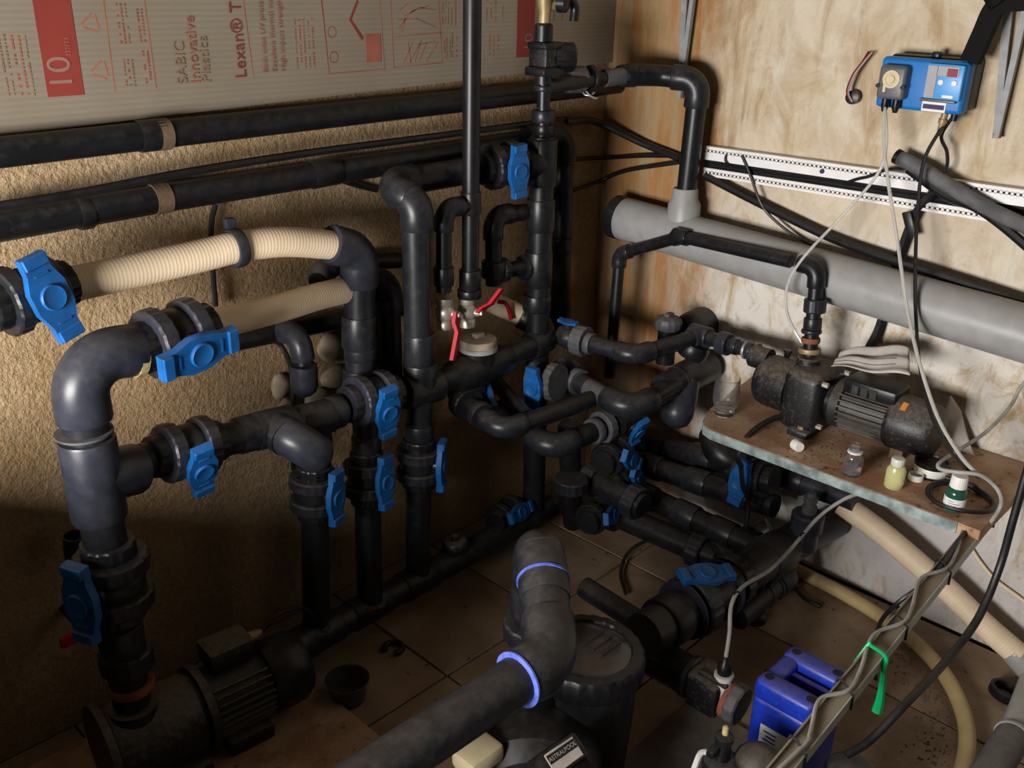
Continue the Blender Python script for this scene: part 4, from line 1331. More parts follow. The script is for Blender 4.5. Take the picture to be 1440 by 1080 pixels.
part('strap', mm, 'rubber', t)
part('buckle', M().box((-0.040,-0.952,1.022), (.008, .022, .06), (V((1, 0, 0)), V((0, -.9, .4)), V((0, -.4, -.9)).cross(V((1, 0, 0))).cross(V((1, 0, 0)))), .003), 'black', t)

# hanging metal profiles
def profile(label, px0, px1, px2, w0, w1):
    t = thing('metal_profile', label, 'metal bar', px1)
    a, b, c = V(px0), V(px1), V(px2)
    mm = M()
    d = (b - a).normalized()
    s = V((0, 1, 0)) - d * d.y
    s.normalize()
    for sg, ww in ((1, w0), (-1, w1)):
        o1 = (a if sg > 0 else c)
        vs = [o1 + s * ww * .5 * sg, o1 - s * ww * .5 * sg, b - s * .004 * sg, b + s * .007 * sg]
        off = V((-.006, 0, 0)) if sg > 0 else V((-.012, 0, 0))
        vs = vs + [v + off for v in vs]
        mm.add(vs, [(0, 1, 2, 3), (7, 6, 5, 4), (0, 4, 5, 1), (1, 5, 6, 2), (2, 6, 7, 3), (3, 7, 4, 0)])
    part('flange', mm, 'profile', t)
    part('rusty_tip', M().lathe([(0, .009), (.012, .009)], b, -d, 12), 'rust', t, 'rusty bottom end')
    return t


profile('grey hanging metal profile with a rusty tip at the right edge of the wall', (-0.020,-1.057,1.566), (-0.020,-1.096,1.235), (-0.020,-1.101,1.566), .021, .014)
profile('grey hanging metal profile beside the elbow in the orange stained area', (-0.020,-0.255,1.555), (-0.020,-0.270,1.240), (-0.020,-0.288,1.556), .018, .012)
t = thing('wire_connector', 'small black connector with red, white and black wires sticking out of the right wall', 'connector', (-0.010,-0.753,1.290))
part('connector', M().lathe([(0, .012), (.012, .017), (.025, .016), (.027, .008)], (0.000,-0.754,1.288), (-1, -.1, 0), 16), 'black', t)
for k, m_ in enumerate(('rubber', 'red', 'greycable')):
    o_ = V((-.004 * k, -.004 * k, 0))
    part('wire', M().tube(spline([V((-0.020,-0.752,1.279)) + o_, V((-0.030,-0.744,1.302)) + o_, V((-0.030,-0.752,1.339)) + o_, V((-0.020,-0.765,1.367)) + o_, V((-0.012,-0.774,1.392)) + o_ * 2], 6), .0022, 6), m_, t)

# ------------------------------------------------------------------ controller
CX = -.10
t = thing('dosing_controller', 'blue dosing controller with grey pump head and small red display on right wall', 'controller', (-0.050,-0.943,1.272))
k0, k1, k2, k3 = V((-0.100,-0.844,1.389)), V((-0.100,-1.033,1.391)), V((-0.100,-1.041,1.282)), V((-0.100,-0.850,1.282))
cy0, cy1 = (k0.y + k3.y) / 2, (k1.y + k2.y) / 2
cz0, cz1 = (k2.z + k3.z) / 2, (k0.z + k1.z) / 2
cen = V((CX, (cy0 + cy1) / 2, (cz0 + cz1) / 2))
SY_, SZ_ = abs(cy1 - cy0), abs(cz1 - cz0)
part('case', M().box(cen + V((.0225, 0, 0)), (.045, SY_, SZ_), None, .009, 3), 'casebl', t)
part('back_box', M().box(cen + V((.069, 0, .004)), (.055, SY_ * .97, SZ_ * 1.0), None, .006), 'black', t)
part('top_clip', M().box(cen + V((.05, -.005, SZ_ / 2 + .006)), (.02, .016, .016), None, .003), 'black', t)


def cpos(u, v, dx=0.0):
    """point on the case front: u to the right, v upwards, both -1..1"""
    return cen + V((-dx, -u * SY_ / 2, v * SZ_ / 2))


hd_ = part('pump_head', M().box(cpos(-.56, .05, .012), (.036, SY_ * .32, SZ_ * .66), None, .008, 3), 'headgr', t)
part('rotor', M().lathe([(0, .019), (.002, .019), (.002, .013), (.0005, .012), (.0005, .009), (.004, .008), (.004, .0001)], cpos(-.56, .18, .030), (-1, 0, 0), 24), 'beige', hd_)
part('tube_window', M().box(cpos(-.69, -.15, .030), (.003, .006, .02)), 'beige', hd_)
for s in (-1, 1):
    part('head_screw', M().lathe([(0, .005), (.006, .005)], cpos(-.56 + s * .29, -.1, .026), (-1, 0, 0), 10), 'black', hd_)
for u in (-.68, -.42):
    part('hose_nozzle', M().lathe([(0, .008), (.018, .009), (.03, .005)], cpos(u, -.58, .014), (0, 0, -1), 14), 'black', t)
fp = part('front_panel', M().box(cpos(.55, .20, .004), (.016, SY_ * .41, SZ_ * .68), None, .003), 'panelbl', t)
part('panel_strip', M().box(cpos(.28, .20, .0125), (.0025, SY_ * .11, SZ_ * .60)), 'panelgr', fp)
part('panel_top', M().box(cpos(.62, .62, .0125), (.0025, SY_ * .24, SZ_ * .18)), 'panelgr', fp)
part('red_display', M().box(cpos(.72, .58, .014), (.0025, SY_ * .11, SZ_ * .15)), 'display', fp)
for u in (.50, .80):
    part('push_button', M().lathe([(0, .0065), (.003, .0055)], cpos(u, .20, .012), (-1, 0, 0), 14), 'white', fp)
part('panel_mark', M().box(cpos(.70, -.32, .0125), (.0015, SY_ * .12, SZ_ * .05)), 'white', fp)
part('panel_lip', M().box(cpos(.50, -.50, .008), (.018, SY_ * .40, SZ_ * .06), None, .002), 'headgr', t)
st = part('sticker', M().box(cpos(.40, -.77, .0012), (.003, SY_ * .27, SZ_ * .19)), 'white', t)
part('sticker_stripe', M().box(cpos(.40, -.77, .0030), (.0015, SY_ * .24, SZ_ * .09)), 'ink', st)
mm = M()
mm.lathe([(0, .0075), (.012, .0075), (.013, .0095), (.022, .0095), (.023, .007), (.040, .006), (.05, .004)], cpos(.60, -1.0, -.02), (0.05, .12, -1), 12)
part('plated_plug', mm, 'brass', t)
part('cable_gland', M().lathe([(0, .008), (.016, .007)], cpos(.78, -1.0, -.03), (0, 0, -1), 12), 'black', t)
# black arm hanging over the controller
t = thing('hanging_arm', 'matt black flat arm coming down from the top right corner onto the controller', 'arm', (-0.120,-1.065,1.431))
a0, a1, a2 = V((-0.085,-1.032,1.391)), V((-0.100,-1.065,1.504)), V((-0.100,-1.155,1.517))
mm = M()
ww = .019
p = [a0, a0.lerp(a1, .5), a0.lerp(a1, .88), a1 + V((0, -.012, .004)), a1 + V((0, -.035, .006)), a2]
P = spline(p, 6)
vs, fs = [], []
for i, c in enumerate(P):
    d = (P[min(i + 1, len(P) - 1)] - P[max(i - 1, 0)]).normalized()
    s = d.cross(V((1, 0, 0))).normalized()
    for e in (s * ww + V((-.012, 0, 0)), -s * ww + V((-.012, 0, 0)), -s * ww + V((.012, 0, 0)), s * ww + V((.012, 0, 0))):
        vs.append(c + e)
for i in range(len(P) - 1):
    for j in range(4):
        fs.append((i * 4 + j, i * 4 + (j + 1) % 4, i * 4 + 4 + (j + 1) % 4, i * 4 + 4 + j))
fs += [(3, 2, 1, 0), tuple(len(vs) - 4 + j for j in range(4))]
part('arm', M().add(vs, fs), 'matt', t)
part('branch', M().tube([a1 + V((0, -.01, 0)), V((-0.100,-1.037,1.551))], .024, 12), 'matt', t)
# tubes and cables of the controller
TB = cpos(-.68, -.88, .014)
cable('clear_tube', [TB, (-0.130,-0.896,1.212), (-0.140,-0.929,1.120), (-0.170,-0.983,1.008), (-0.200,-1.041,0.879), (-0.260,-1.110,0.788), (-0.300,-1.186,0.690), (-0.330,-1.257,0.633), (-0.340,-1.302,0.608)], .0042, 'clear',
      'long clear tube falling from the controller across the motor of the shelf pump', 'tube')
cable('clear_tube', [cpos(-.66, -.88, .018), (-0.130,-0.903,1.205), (-0.140,-0.896,1.137), (-0.150,-0.830,1.029), (-0.190,-0.775,0.932), (-0.200,-0.750,0.861), (-0.200,-0.756,0.799), (-0.190,-0.777,0.752), (-0.190,-0.804,0.723)], .0036, 'clear',
      'clear tube looping from the controller to the outlet of the shelf pump', 'tube')
cable('cable', [cpos(.60, -1.5, -.02), (-0.100,-0.981,1.181), (-0.110,-0.990,1.081), (-0.150,-1.026,0.948), (-0.180,-1.060,0.846), (-0.230,-1.108,0.754), (-0.290,-1.176,0.675), (-0.320,-1.248,0.618), (-0.330,-1.304,0.598)], .0042, 'rubber',
      'black cable hanging from the controller down past the grey drain pipe', 'cable')
cable('cable', [cpos(.78, -1.0, -.03), (-0.060,-0.993,1.232), (-0.050,-1.007,1.199), (-0.050,-1.014,1.172), (-0.050,-1.011,1.151)], .004, 'rubber', 'short black cable curling from the controller into the conduit', 'cable')

# ================================================================== shelf
SZT = .515
t = thing('shelf_board', 'worn wooden shelf board with a flaking teal front edge holding the pump', 'shelf', (-.2, -1.0, SZT - .028))
x0, xe = -.392, -.003
ol = [(x0, -1.345), (x0, -.70), (x0 + .012, -.672), (x0 + .035, -.655), (x0 + .12, -.625), (xe, -.585), (xe, -1.345)]
part('board', M().prism(ol, (0, 0, SZT), (1, 0, 0), (0, 1, 0), -.026, 0), 'board', t)
eo = [(x0 - .0025, -1.30), (x0 - .0025, -.70), (x0 + .010, -.670), (x0 + .034, -.6525), (x0 + .12, -.6225), (x0 + .12, -.625), (x0 + .035, -.655), (x0 + .012, -.672), (x0, -.70), (x0, -1.30)]
part('painted_edge', M().prism(eo, (0, 0, SZT), (1, 0, 0), (0, 1, 0), -.025, -.001), 'shade', t, 'flaking teal painted front edge')
mm = M()
for yy in (-.76, -1.15):
    mm.box((-.15, yy, SZT - .04), (.28, .03, .026))
    mm.box((-.017, yy, SZT - .12), (.03, .03, .18))
part('bracket', mm, 'galv', t)
rr = random.Random(3)
mm = M()
for k in range(150):
    x, y = rr.uniform(x0 + .01, -.02), rr.uniform(-1.33, -.66)
    if rr.random() < .6:
        y = rr.gauss(-.95, .08); x = rr.gauss(-.30, .04)
    if not (x0 < x < -.01 and -1.34 < y < -.64): continue
    s = rr.uniform(.0010, .0028)
    mm.lathe([(0, s), (s * .8, s * .7), (s * 1.1, .0001)], (x, y, SZT - .0003), (0, 0, 1), 5)
single('dirt_crumbs', mm, 'dirt', 'brown crumbs of dirt scattered on the wooden shelf', 'dirt', None, 'stuff')

# ------------------------------------------------------------------ the shelf pump
PX = -.185
PZ = .600
t = thing('pump', 'black dusty water pump with a finned motor standing on the wooden shelf', 'pump', (PX, -.9, SZT))
ya, yb = V((-0.185,-0.703,0.579)).y, V((-0.185,-0.891,0.600)).y
yc, yd, ye = V((-0.185,-0.917,0.590)).y, V((-0.185,-1.065,0.602)).y, V((-0.185,-1.163,0.609)).y
Yx = (0, -1, 0)
yf = ya + (yb - ya) * .52


def ybody():
    m = M()
    prof = [(0, .035), (.004, .052), (.014, .062), (.03, .067), (abs(yf - ya), .068)]
    m.lathe(prof, (PX, ya, PZ), Yx, 36)
    return m


part('pump_body', ybody(), 'iron', t)
part('pump_flange', M().box((PX, (yf + yb) / 2 - .004, PZ - .004), (.150, abs(yb - yf) + .012, .158), None, .026, 4), 'iron', t)
part('top_boss', M().lathe([(-.02, .03), (.012, .028), (.016, .024)], (V((-0.185,-0.826,0.694)).x, V((-0.185,-0.826,0.694)).y, PZ + .075), (0, 0, 1), 24), 'iron', t)
part('inlet_boss', M().lathe([(-.02, .03), (.03, .029), (.034, .025)], (PX, ya + .0, .65), (0, 1, 0), 24), 'iron', t)
part('plug_screw', M().lathe([(0, .008), (.01, .008), (.012, .011), (.018, .011)], V((PX + .03, ya - .05, PZ + .062)), (0, 0, 1), 6), 'black', t)
part('lantern', M().lathe([(0, .045), (abs(yc - yb) + .01, .045)], (PX, yb, PZ), Yx, 28), 'black', t)
for sx_ in (-1, 1):
    for sz_ in (-1, 1):
        part('bolt', M().lathe([(0, .007), (.016, .007)], (PX + sx_ * .055, yb - .004, PZ + sz_ * .055), Yx, 6), 'nickel', t)
part('front_shield', M().lathe([(0, .05), (.0, .060), (.022, .060), (.024, .056)], (PX, yc, PZ), Yx, 36), 'motor', t)
Lm = abs(yd - yc)
part('motor_core', M().lathe([(0, .050), (Lm, .050)], (PX, yc, PZ), Yx, 36), 'fins', t)
for k in range(26):
    a = 2 * PI * k / 26
    if .9 < a < 2.2: continue
    c = V((PX + math.cos(a) * .054, (yc + yd) / 2 - .008, PZ + math.sin(a) * .054))
    part('cooling_fin', M().box(c, (.012, Lm - .026, .0035), ((math.cos(a), 0, math.sin(a)), (0, 1, 0), (-math.sin(a), 0, math.cos(a)))), 'fins', t)
part('fan_cover', M().lathe([(-.012, .0605), (-.006, .065), (.0, .066), (abs(ye - yd) - .018, .064), (abs(ye - yd) - .004, .056), (abs(ye - yd), .045), (abs(ye - yd), .0001)], (PX, yd, PZ), Yx, 40), 'iron', t)
part('sticker', M().box((PX - .036, yd - .022, PZ + .0545), (.022, .012, .002), ((.83, 0, .55), (0, 1, 0), (-.55, 0, .83))), 'orange', t, 'small orange sticker')
tb = part('terminal_box', M().box((PX + .0, (yc + yd) / 2 - .012, PZ + .063), (.085, Lm * .86, .034), None, .006), 'black', t)
for k in range(3):
    part('cover_rib', M().box((PX - .044, (yc + yd) / 2 + .02 - .022 * k, PZ + .062), (.004, .016, .022)), 'motor', tb)
part('foot', M().box((PX - .005, (yb + yf) / 2 - .02, SZT + .008), (.17, .055, .018), None, .005), 'iron', t)
part('foot_web', M().box((PX - .01, (yb + yf) / 2 - .02, SZT + .03), (.11, .03, .05), None, .004), 'iron', t)
part('foot_bolt', M().lathe([(0, .008), (.008, .008), (.009, .004), (.018, .004)], (PX - .07, (yb + yf) / 2 - .02, SZT + .016), (0, 0, 1), 6), 'brass', t)
part('motor_rest', M().box((PX, yd - .02, SZT + .012), (.05, .03, .024)), 'dirt', t)
# dusty paper on the motor
pz = PZ + .092
pa, pb, pc, pd = V((-0.150,-0.887,0.710)), V((-0.130,-1.040,0.759)), V((-0.235,-1.090,0.734)), V((-0.235,-0.906,0.700))


def paper(u, v):
    p = (pa.lerp(pb, u)).lerp(pd.lerp(pc, u), v)
    return p + V((0, 0, .005 * math.sin(v * 14 + 1.2 * u) * (1 - .5 * u) + .012 * math.sin(PI * u) * (1 - v) + .004 * math.sin(u * 9)))


pm = M().grid(paper, 24, 16)
t = thing('paper_sheet', 'crumpled dusty sheet of paper lying on top of the pump motor', 'paper', pa)
po = part('sheet', pm, 'paper', t)
so = po.modifiers.new('thickness', 'SOLIDIFY'); so.thickness = .0012
mm = M()
for v_ in (.30, .42, .52, .66):
    mm.tube([paper(u, v_) + V((0, 0, .0005)) for u in [0.02 + .8 * k / 20 for k in range(21)]], .0011, 5)
part('print_lines', mm, 'paperlines', t)
pa2, pb2, pc2, pd2 = V((-0.030,-1.122,0.636)), V((-0.020,-1.150,0.601)), V((-0.050,-1.243,0.467)), V((-0.070,-1.127,0.560))
pm = M().grid(lambda u, v: (pa2.lerp(pb2, u)).lerp(pd2.lerp(pc2, u), v) + V((.0, 0, 0)) + V((-.012 * math.sin(PI * v), 0, 0)), 8, 12)
o = single('paper_sheet', pm, 'paper', 'grey white sheet of paper leaning on the wall behind the end of the shelf pump', 'paper')
so = o.modifiers.new('thickness', 'SOLIDIFY'); so.thickness = .0012
# glass
gx = V((-0.290,-0.671,0.515)); gx.z = SZT
single('drinking_glass', M().lathe([(0, .0001), (0, .022), (.004, .025), (.018, .0245), (.026, .0285), (.045, .0335), (.065, .0335), (.10, .0305), (.1005, .029), (.065, .0315), (.045, .0315), (.027, .026), (.02, .0001)], gx, (0, 0, 1), 36), 'glass',
       'empty dusty drinking glass standing on the left corner of the shelf', 'glass')
cw = V((-0.340,-0.903,0.515))
t = thing('bottle_cap', 'small pinkish white bottle cap lying on its side before the pump foot', 'cap', (cw.x, cw.y, SZT))
cdir = V((-.55, -.8, .12))
part('cap', M().lathe([(-.012, .0125), (-.011, .0135), (.010, .0125), (.0125, .0110), (.0125, .0001)], (cw.x, cw.y, SZT + .0138), cdir, 24), 'white', t)
b = V((-0.352,-1.046,0.515)); b.z = SZT
t = thing('sample_bottle', 'small clear open bottle of water on the shelf in front of the motor', 'bottle', b)
part('bottle', M().lathe([(0, .0001), (0, .020), (.003, .0215), (.040, .0215), (.050, .018), (.056, .0125), (.075, .012), (.0755, .010), (.055, .0105), (.048, .016), (.04, .0195), (.004, .0195), (.004, .0001)], b, (0, 0, 1), 28), 'vial', t)
part('neck_ring', M().lathe([(.053, .013), (.054, .0165), (.058, .0165), (.059, .013)], b, (0, 0, 1), 28), 'white', t)
part('liquid', M().lathe([(.0045, .0001), (.0045, .019), (.026, .019), (.026, .0001)], b, (0, 0, 1), 28), 'vial', t)
b = V((-0.341,-1.139,0.515)); b.z = SZT
t = thing('sample_bottle', 'small bottle with yellow liquid and a frosted neck on the shelf', 'bottle', b)
part('bottle', M().lathe([(0, .0001), (0, .0185), (.003, .0205), (.042, .0205), (.052, .016), (.053, .0135), (.053, .0001)], b, (0, 0, 1), 28), 'yelliq', t)
part('neck', M().lathe([(.052, .0135), (.055, .0145), (.068, .0145), (.071, .0125), (.072, .0001)], b, (0, 0, 1), 28), 'frost', t)
mm = M()
ang0 = math.atan2(-.85, .1)
mm.grid(lambda u, v: b + V((math.cos(ang0 + (u - .5) * 1.1) * .0209, math.sin(ang0 + (u - .5) * 1.1) * .0209, .012 + .028 * v)), 8, 2)
part('label', mm, 'white', t)
b = V((-0.220,-1.173,0.515)); b.z = SZT
t = thing('plastic_tub', 'low round white tub with a black top lying behind the sample bottles', 'tub', b)
part('side', M().lathe([(.002, .036), (.004, .0375), (.024, .0375), (.026, .036)], b, (0, 0, 1), 36), 'white', t)
part('base_ring', M().lathe([(0, .038), (.004, .039), (.006, .037)], b, (0, 0, 1), 36), 'black', t)
part('black_top', M().lathe([(.024, .0385), (.032, .039), (.033, .033), (.028, .032), (.028, .0001)], b, (0, 0, 1), 36), 'black', t)
b = V((-0.272,-1.160,0.515)); b.z = SZT
single('bottle_cap', M().lathe([(0, .0001), (0, .0155), (.001, .017), (.014, .0165), (.0145, .0145), (.004, .014), (.004, .0001)], b, (0, 0, 1), 28), 'white', 'upturned small white cap lying beside the yellow bottle', 'cap')
b = V((-0.344,-1.271,0.515)); b.z = SZT
t = thing('reagent_bottle', 'dark green glass bottle with white cap and label inside the coiled cable', 'bottle', b)
part('bottle', M().lathe([(0, .0001), (0, .0185), (.003, .0215), (.040, .0218), (.050, .019), (.055, .0125), (.06, .0125)], b, (0, 0, 1), 32), 'greenliq', t)
lbp = part('label', M().lathe([(.008, .0219), (.008, .0223), (.033, .0223), (.033, .0219)], b, (0, 0, 1), 32, cap=False), 'white', t)
cap_ = part('cap', M().lathe([(.054, .0165), (.055, .0175), (.078, .0165), (.081, .015), (.081, .0001)], b, (0, 0, 1), 64, 24, .03), 'white', t)
mm = M()
cdir = V(cam.location) - b; a0_ = math.atan2(cdir.y, cdir.x)
for k in range(4):
    mm.grid(lambda u, v: b + V((math.cos(a0_ - .55 + u * (.5 + .5 * ((k * 7) % 3) / 2)) * .0225, math.sin(a0_ - .55 + u * (.5 + .5 * ((k * 7) % 3) / 2)) * .0225, .012 + .005 * k + .0012 * v)), 6, 1)
part('label_print', mm, 'ink', lbp)
# coil of black cable around the bottle
cc_ = V((-0.299,-1.268,0.518))
pts = []
for k in range(73):
    a = 2 * PI * k / 24
    R_ = .062 + .003 * math.sin(a * 1.3) + .003 * (k // 24)
    pts.append(cc_ + V((math.cos(a) * R_ * .95, math.sin(a) * R_, .002 + .0035 * (k // 24) + .002 * math.sin(a * 2))))
pts.append(pts[-1] + V((-.01, .035, 0))); pts.append(pts[-1] + V((.0, .02, 0.001)))
cable('cable_coil', pts, .0042, 'rubber', 'coil of thin black cable lying on the shelf around the green bottle', 'cable', 8, None, 2)
cable('cable', [(-0.030,-1.290,0.761), (-0.050,-1.270,0.709), (-0.090,-1.268,0.673), (-0.170,-1.255,0.635), (-0.250,-1.231,0.609), (-0.330,-1.221,0.603), (-0.350,-1.230,0.598), (-0.360,-1.266,0.608), (-0.350,-1.308,0.614), (-0.340,-1.340,0.595), (-0.350,-1.358,0.578), (-0.360,-1.361,0.558), (-0.331,-1.344,0.505)], .0043, 'greycable',
      'light grey cable looping from the right wall over the shelf to the tray')
cable('cable', [(-0.360,-0.775,0.433), (-0.385,-0.777,0.472), (-0.350,-0.783,0.521), (-0.280,-0.798,0.541), (-0.240,-0.824,0.547)], .0075, 'rubber', 'black power cable of the shelf pump bending over the shelf edge')
cable('cable', [(-0.360,-0.775,0.433), (-0.340,-0.778,0.366), (-0.300,-0.776,0.308), (-0.300,-0.781,0.236)], .006, 'rubber', 'black cable end hanging in front of the valve below the shelf')

# ================================================================== cable tray across the front right
TZ = .492
t = thing('cable_tray', 'grey dusty angle bar carrying cables from the shelf end toward the viewer', 'cable tray', (-0.886,-1.369,0.492))
r0, r1 = V((-1.211,-1.382,0.492)), V((-0.193,-1.329,0.492))
l0, l1 = V((-1.260,-1.359,0.492)), V((-0.302,-1.308,0.492))
td_ = (r1 - r0).normalized()
wv = V((-td_.y, td_.x, 0))
ext = td_ * .25
r0 = r0 - ext; l0 = l0 - ext
wd2 = abs((l1 - r1).dot(wv)); wd1 = abs((l0 - r0).dot(wv))
wm_ = .025
mm = M()
for (c0_, c1_) in ((r0, r1 + td_ * .1),):
    L_ = (c1_ - c0_).length
    mid = (c0_ + c1_) / 2
    mm.box(mid + wv * wm_ / 2, (L_, wm_, .003), (td_, wv, (0, 0, 1)))
part('top_plate', mm, 'tray', t)
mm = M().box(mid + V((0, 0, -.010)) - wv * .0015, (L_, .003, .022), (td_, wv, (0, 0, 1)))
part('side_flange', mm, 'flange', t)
part('far_lip', M().box(mid + wv * wm_ + V((0, 0, .004)), (L_, .003, .010), (td_, wv, (0, 0, 1))), 'tray', t)
ridge_pts = [V((-0.269,-1.335,0.492)), V((-0.554,-1.359,0.492)), V((-0.782,-1.365,0.492)), V((-1.018,-1.375,0.492)), V((-1.188,-1.381,0.492))]
for p in ridge_pts:
    s_ = (p - r0).dot(td_)
    p = r0 + td_ * s_
    q = [p + V((0, 0, .004)) - wv * .004, p - wv * .005 + V((0, 0, -.024)), p + wv * .012 + V((0, 0, -.024)), p + wv * (wm_ + .004) + V((0, 0, -.006)), p + wv * (wm_ + .002) + V((0, 0, .014)) + td_ * .01, p + wv * .014 + V((0, 0, .013)) + td_ * .006, p + V((0, 0, .0035)) - wv * .003]
    part('cable_tie', M().tube(q, .0022, 6), 'rubber', t)
# cables on the tray
s_l = [(r0 + td_ * ((V(p) - r0).dot(td_))) for p in ridge_pts]
pts = [V((-0.331,-1.344,0.505))]
gp_ = []
for i, p in enumerate(s_l):
    gp_.append(p + wv * .006 + V((0, 0, .008)))
    if i < 4:
        n_ = s_l[i + 1]
        gp_.append(p.lerp(n_, .3) + wv * .030 + V((0, 0, .008)))
        gp_.append(p.lerp(n_, .75) + wv * .010 + V((0, 0, .007)))
cable('cable', pts + gp_ + [gp_[-1] - td_ * .2 + wv * .02], .0036, 'greycable', 'light grey cable tied along the dusty angle bar')
cable('cable', [(-0.353,-1.335,0.505), s_l[0] + wv * .018 + V((0, 0, .008)), s_l[0].lerp(s_l[1], .5) + wv * .022 + V((0, 0, .008)), s_l[1] + wv * .016 + V((0, 0, .008)), (-0.588,-1.319,0.470), (-0.621,-1.286,0.420), (-0.570,-1.246,0.320), (-0.543,-1.242,0.220), (-0.517,-1.246,0.150)], .0045, 'rubber', 'black cable leaving the angle bar and dropping behind the jerrycan')
t = thing('ribbon', 'bright green ribbon tied around the angle bar with a hanging end', 'ribbon', (-0.886,-1.368,0.490))
gp0 = r0 + td_ * ((V((-0.889,-1.369,0.492)) - r0).dot(td_))
Pq = spline([gp0 + wv * (wm_ + .01) + V((0, 0, -.02)) + td_ * -.02, gp0 + wv * wm_ + V((0, 0, .013)), gp0 + wv * .02 + V((0, 0, .012)), gp0 - wv * .006 + V((0, 0, .004)), gp0 - wv * .008 + V((0, 0, -.02))], 6)
part('loop', M().tube(Pq, .0035, 8), 'green', t)
Pq = spline([gp0 - wv * .006 + V((0, 0, .0)), gp0 - wv * .010 + V((0, 0, -.05)), gp0 - wv * .012 + V((0, 0, -.085)), gp0 - wv * .012 - td_ * .004 + V((0, 0, -.108))], 6)
part('tail', M().tube(Pq, [.004 + .0052 * i / (len(Pq) - 1) for i in range(len(Pq))], 8), 'green', t)
cable('cable', [(-1.066,-1.400,0.421), (-1.029,-1.420,0.442), (-0.961,-1.440,0.486), (-0.836,-1.450,0.502), (-0.745,-1.460,0.545), (-0.689,-1.460,0.620), (-0.682,-1.460,0.716), (-0.675,-1.460,0.808), (-0.658,-1.460,0.905)], .0068, 'rubber',
      'thick glossy black cable swinging from the right edge down behind the front fittings', 'cable', 14)

# ================================================================== blue jerrycan
jx0, jx1, jy0, jy1, jz = -.838, -.684, -1.246, -1.121, .27
jc = V(((jx0 + jx1) / 2, (jy0 + jy1) / 2, 0))
t = thing('jerrycan', 'blue plastic jerrycan with a recessed handle and a paper label standing on the floor', 'jerrycan', jc)
bw, bd = jx1 - jx0, jy1 - jy0
bm_ = M().box(jc + V((0, 0, .115)), (bw, bd, .23), None, .014, 3)
part('can_body', bm_, 'jerry', t)
for s in (-1, 1):
    part('shoulder', M().box(jc + V((s * (bw / 2 - .023), 0, .245)), (.046, bd, .05), None, .012, 3), 'jerry', t)
part('back_shoulder', M().box(jc + V((0, bd / 2 - .02, .243)), (bw * .9, .038, .046), None, .012, 3), 'jerry', t)
part('handle_bar', M().box(jc + V((.012, -.015, .243)), (.018, bd * .8, .018), None, .007, 2), 'jerry', t)
part('groove_dirt', M().box(jc + V((0, -.012, .231)), (bw - .085, bd * .78, .003)), 'dirt', t)
for s in (-1, 1):
    for q in (-.38, .34):
        part('moulded_pit', M().lathe([(0, .0095), (.0025, .0095)], jc + V((s * (bw / 2 - .023), bd * q, .2685)), (0, 0, 1), 12), 'blackink', t)
lb = part('label', M().box((jx0 - .0006, jc.y - .012, .135), (.0012, .092, .075)), 'white', t)
part('label_patch', M().box((jx0 - .0015, jc.y - .042, .125), (.001, .026, .050)), 'panelbl', lb)
for k, m_ in enumerate(('orange', 'red', 'yelliq')):
    part('label_chip', M().box((jx0 - .0022, jc.y - .035 - .007 * k, .142 - .004 * k), (.0008, .007, .014)), m_, lb)
mm = M()
for k in range(5):
    mm.box((jx0 - .0015, jc.y + .012 - .003 * (k % 2), .160 - .010 * k), (.0008, .028 - .006 * (k % 2), .003))
part('label_print', mm, 'ink', lb)

# ================================================================== flow cell fittings in front
t = thing('flow_cell', 'black flow cell on the floor with a whitish sensor plug and rusty union ring', 'flow cell', (-0.727,-0.974,0.050))
f0, f1 = V((-0.765,-0.887,0.120)), V((-0.759,-1.077,0.110))
fd = (f1 - f0).normalized()
fl = (f1 - f0).length
part('body', M().box(f0 + fd * fl * .52, (fl * .42, .085, .085), (fd, fd.cross(V((0, 0, -1))), (0, 0, 1)), .012, 2), 'iron', t)
part('end_disc', M().lathe([(0, .045), (.004, .05), (.014, .05), (.018, .045)], f0 + fd * fl * .22, fd, 30), 'dark', t)
part('elbow_end', M().tube(spline([f0 + fd * fl * .24, f0 + fd * .01, f0 + fd * -.03 + V((0, .03, .0)), f0 + fd * -.03 + V((0.01, .09, .02))], 6), .043, 24), 'dark', t)
part('union_ring', M().lathe([(0, .042), (.004, .046), (.024, .046), (.028, .042)], f0 + fd * fl * .80, fd, 40, 10, .05), 'dusty', t)
part('seal_ring', M().lathe([(0, .040), (.0, .0425), (.012, .0425), (.012, .04)], f0 + fd * fl * .75, fd, 30), 'rust', t, 'rusty red seal ring')
part('clamp_bar', M().box(f0 + fd * fl * .45 + V((-.02, -.03, .045)), (.07, .012, .010), (fd, fd.cross(V((0, 0, -1))), (0, 0, 1)), .003), 'motor', t)
sp0 = V((-0.769,-1.020,0.150))
part('plug', M().lathe([(-.03, .018), (0, .018), (.018, .0175), (.02, .021), (.026, .021), (.028, .012)], sp0, (.03, .05, 1), 20), 'white_scuff', t)
part('gland', M().lathe([(.026, .014), (.03, .016), (.05, .015), (.058, .009), (.07, .006)], sp0, (.03, .05, 1), 16), 'black', t)
g_ = sp0 + V((.002, .003, .068))
cable('cable', [g_, (-0.741,-1.004,0.260), (-0.701,-0.979,0.300), (-0.639,-0.968,0.310), (-0.518,-0.970,0.300), (-0.399,-0.963,0.310), (-0.330,-0.978,0.360), (-0.312,-1.022,0.420), (-0.349,-1.081,0.480), (-0.328,-1.104,0.485)], .0045, 'greycable', 'light grey cable rising from the flow cell sensor across the suction pipe to the shelf')
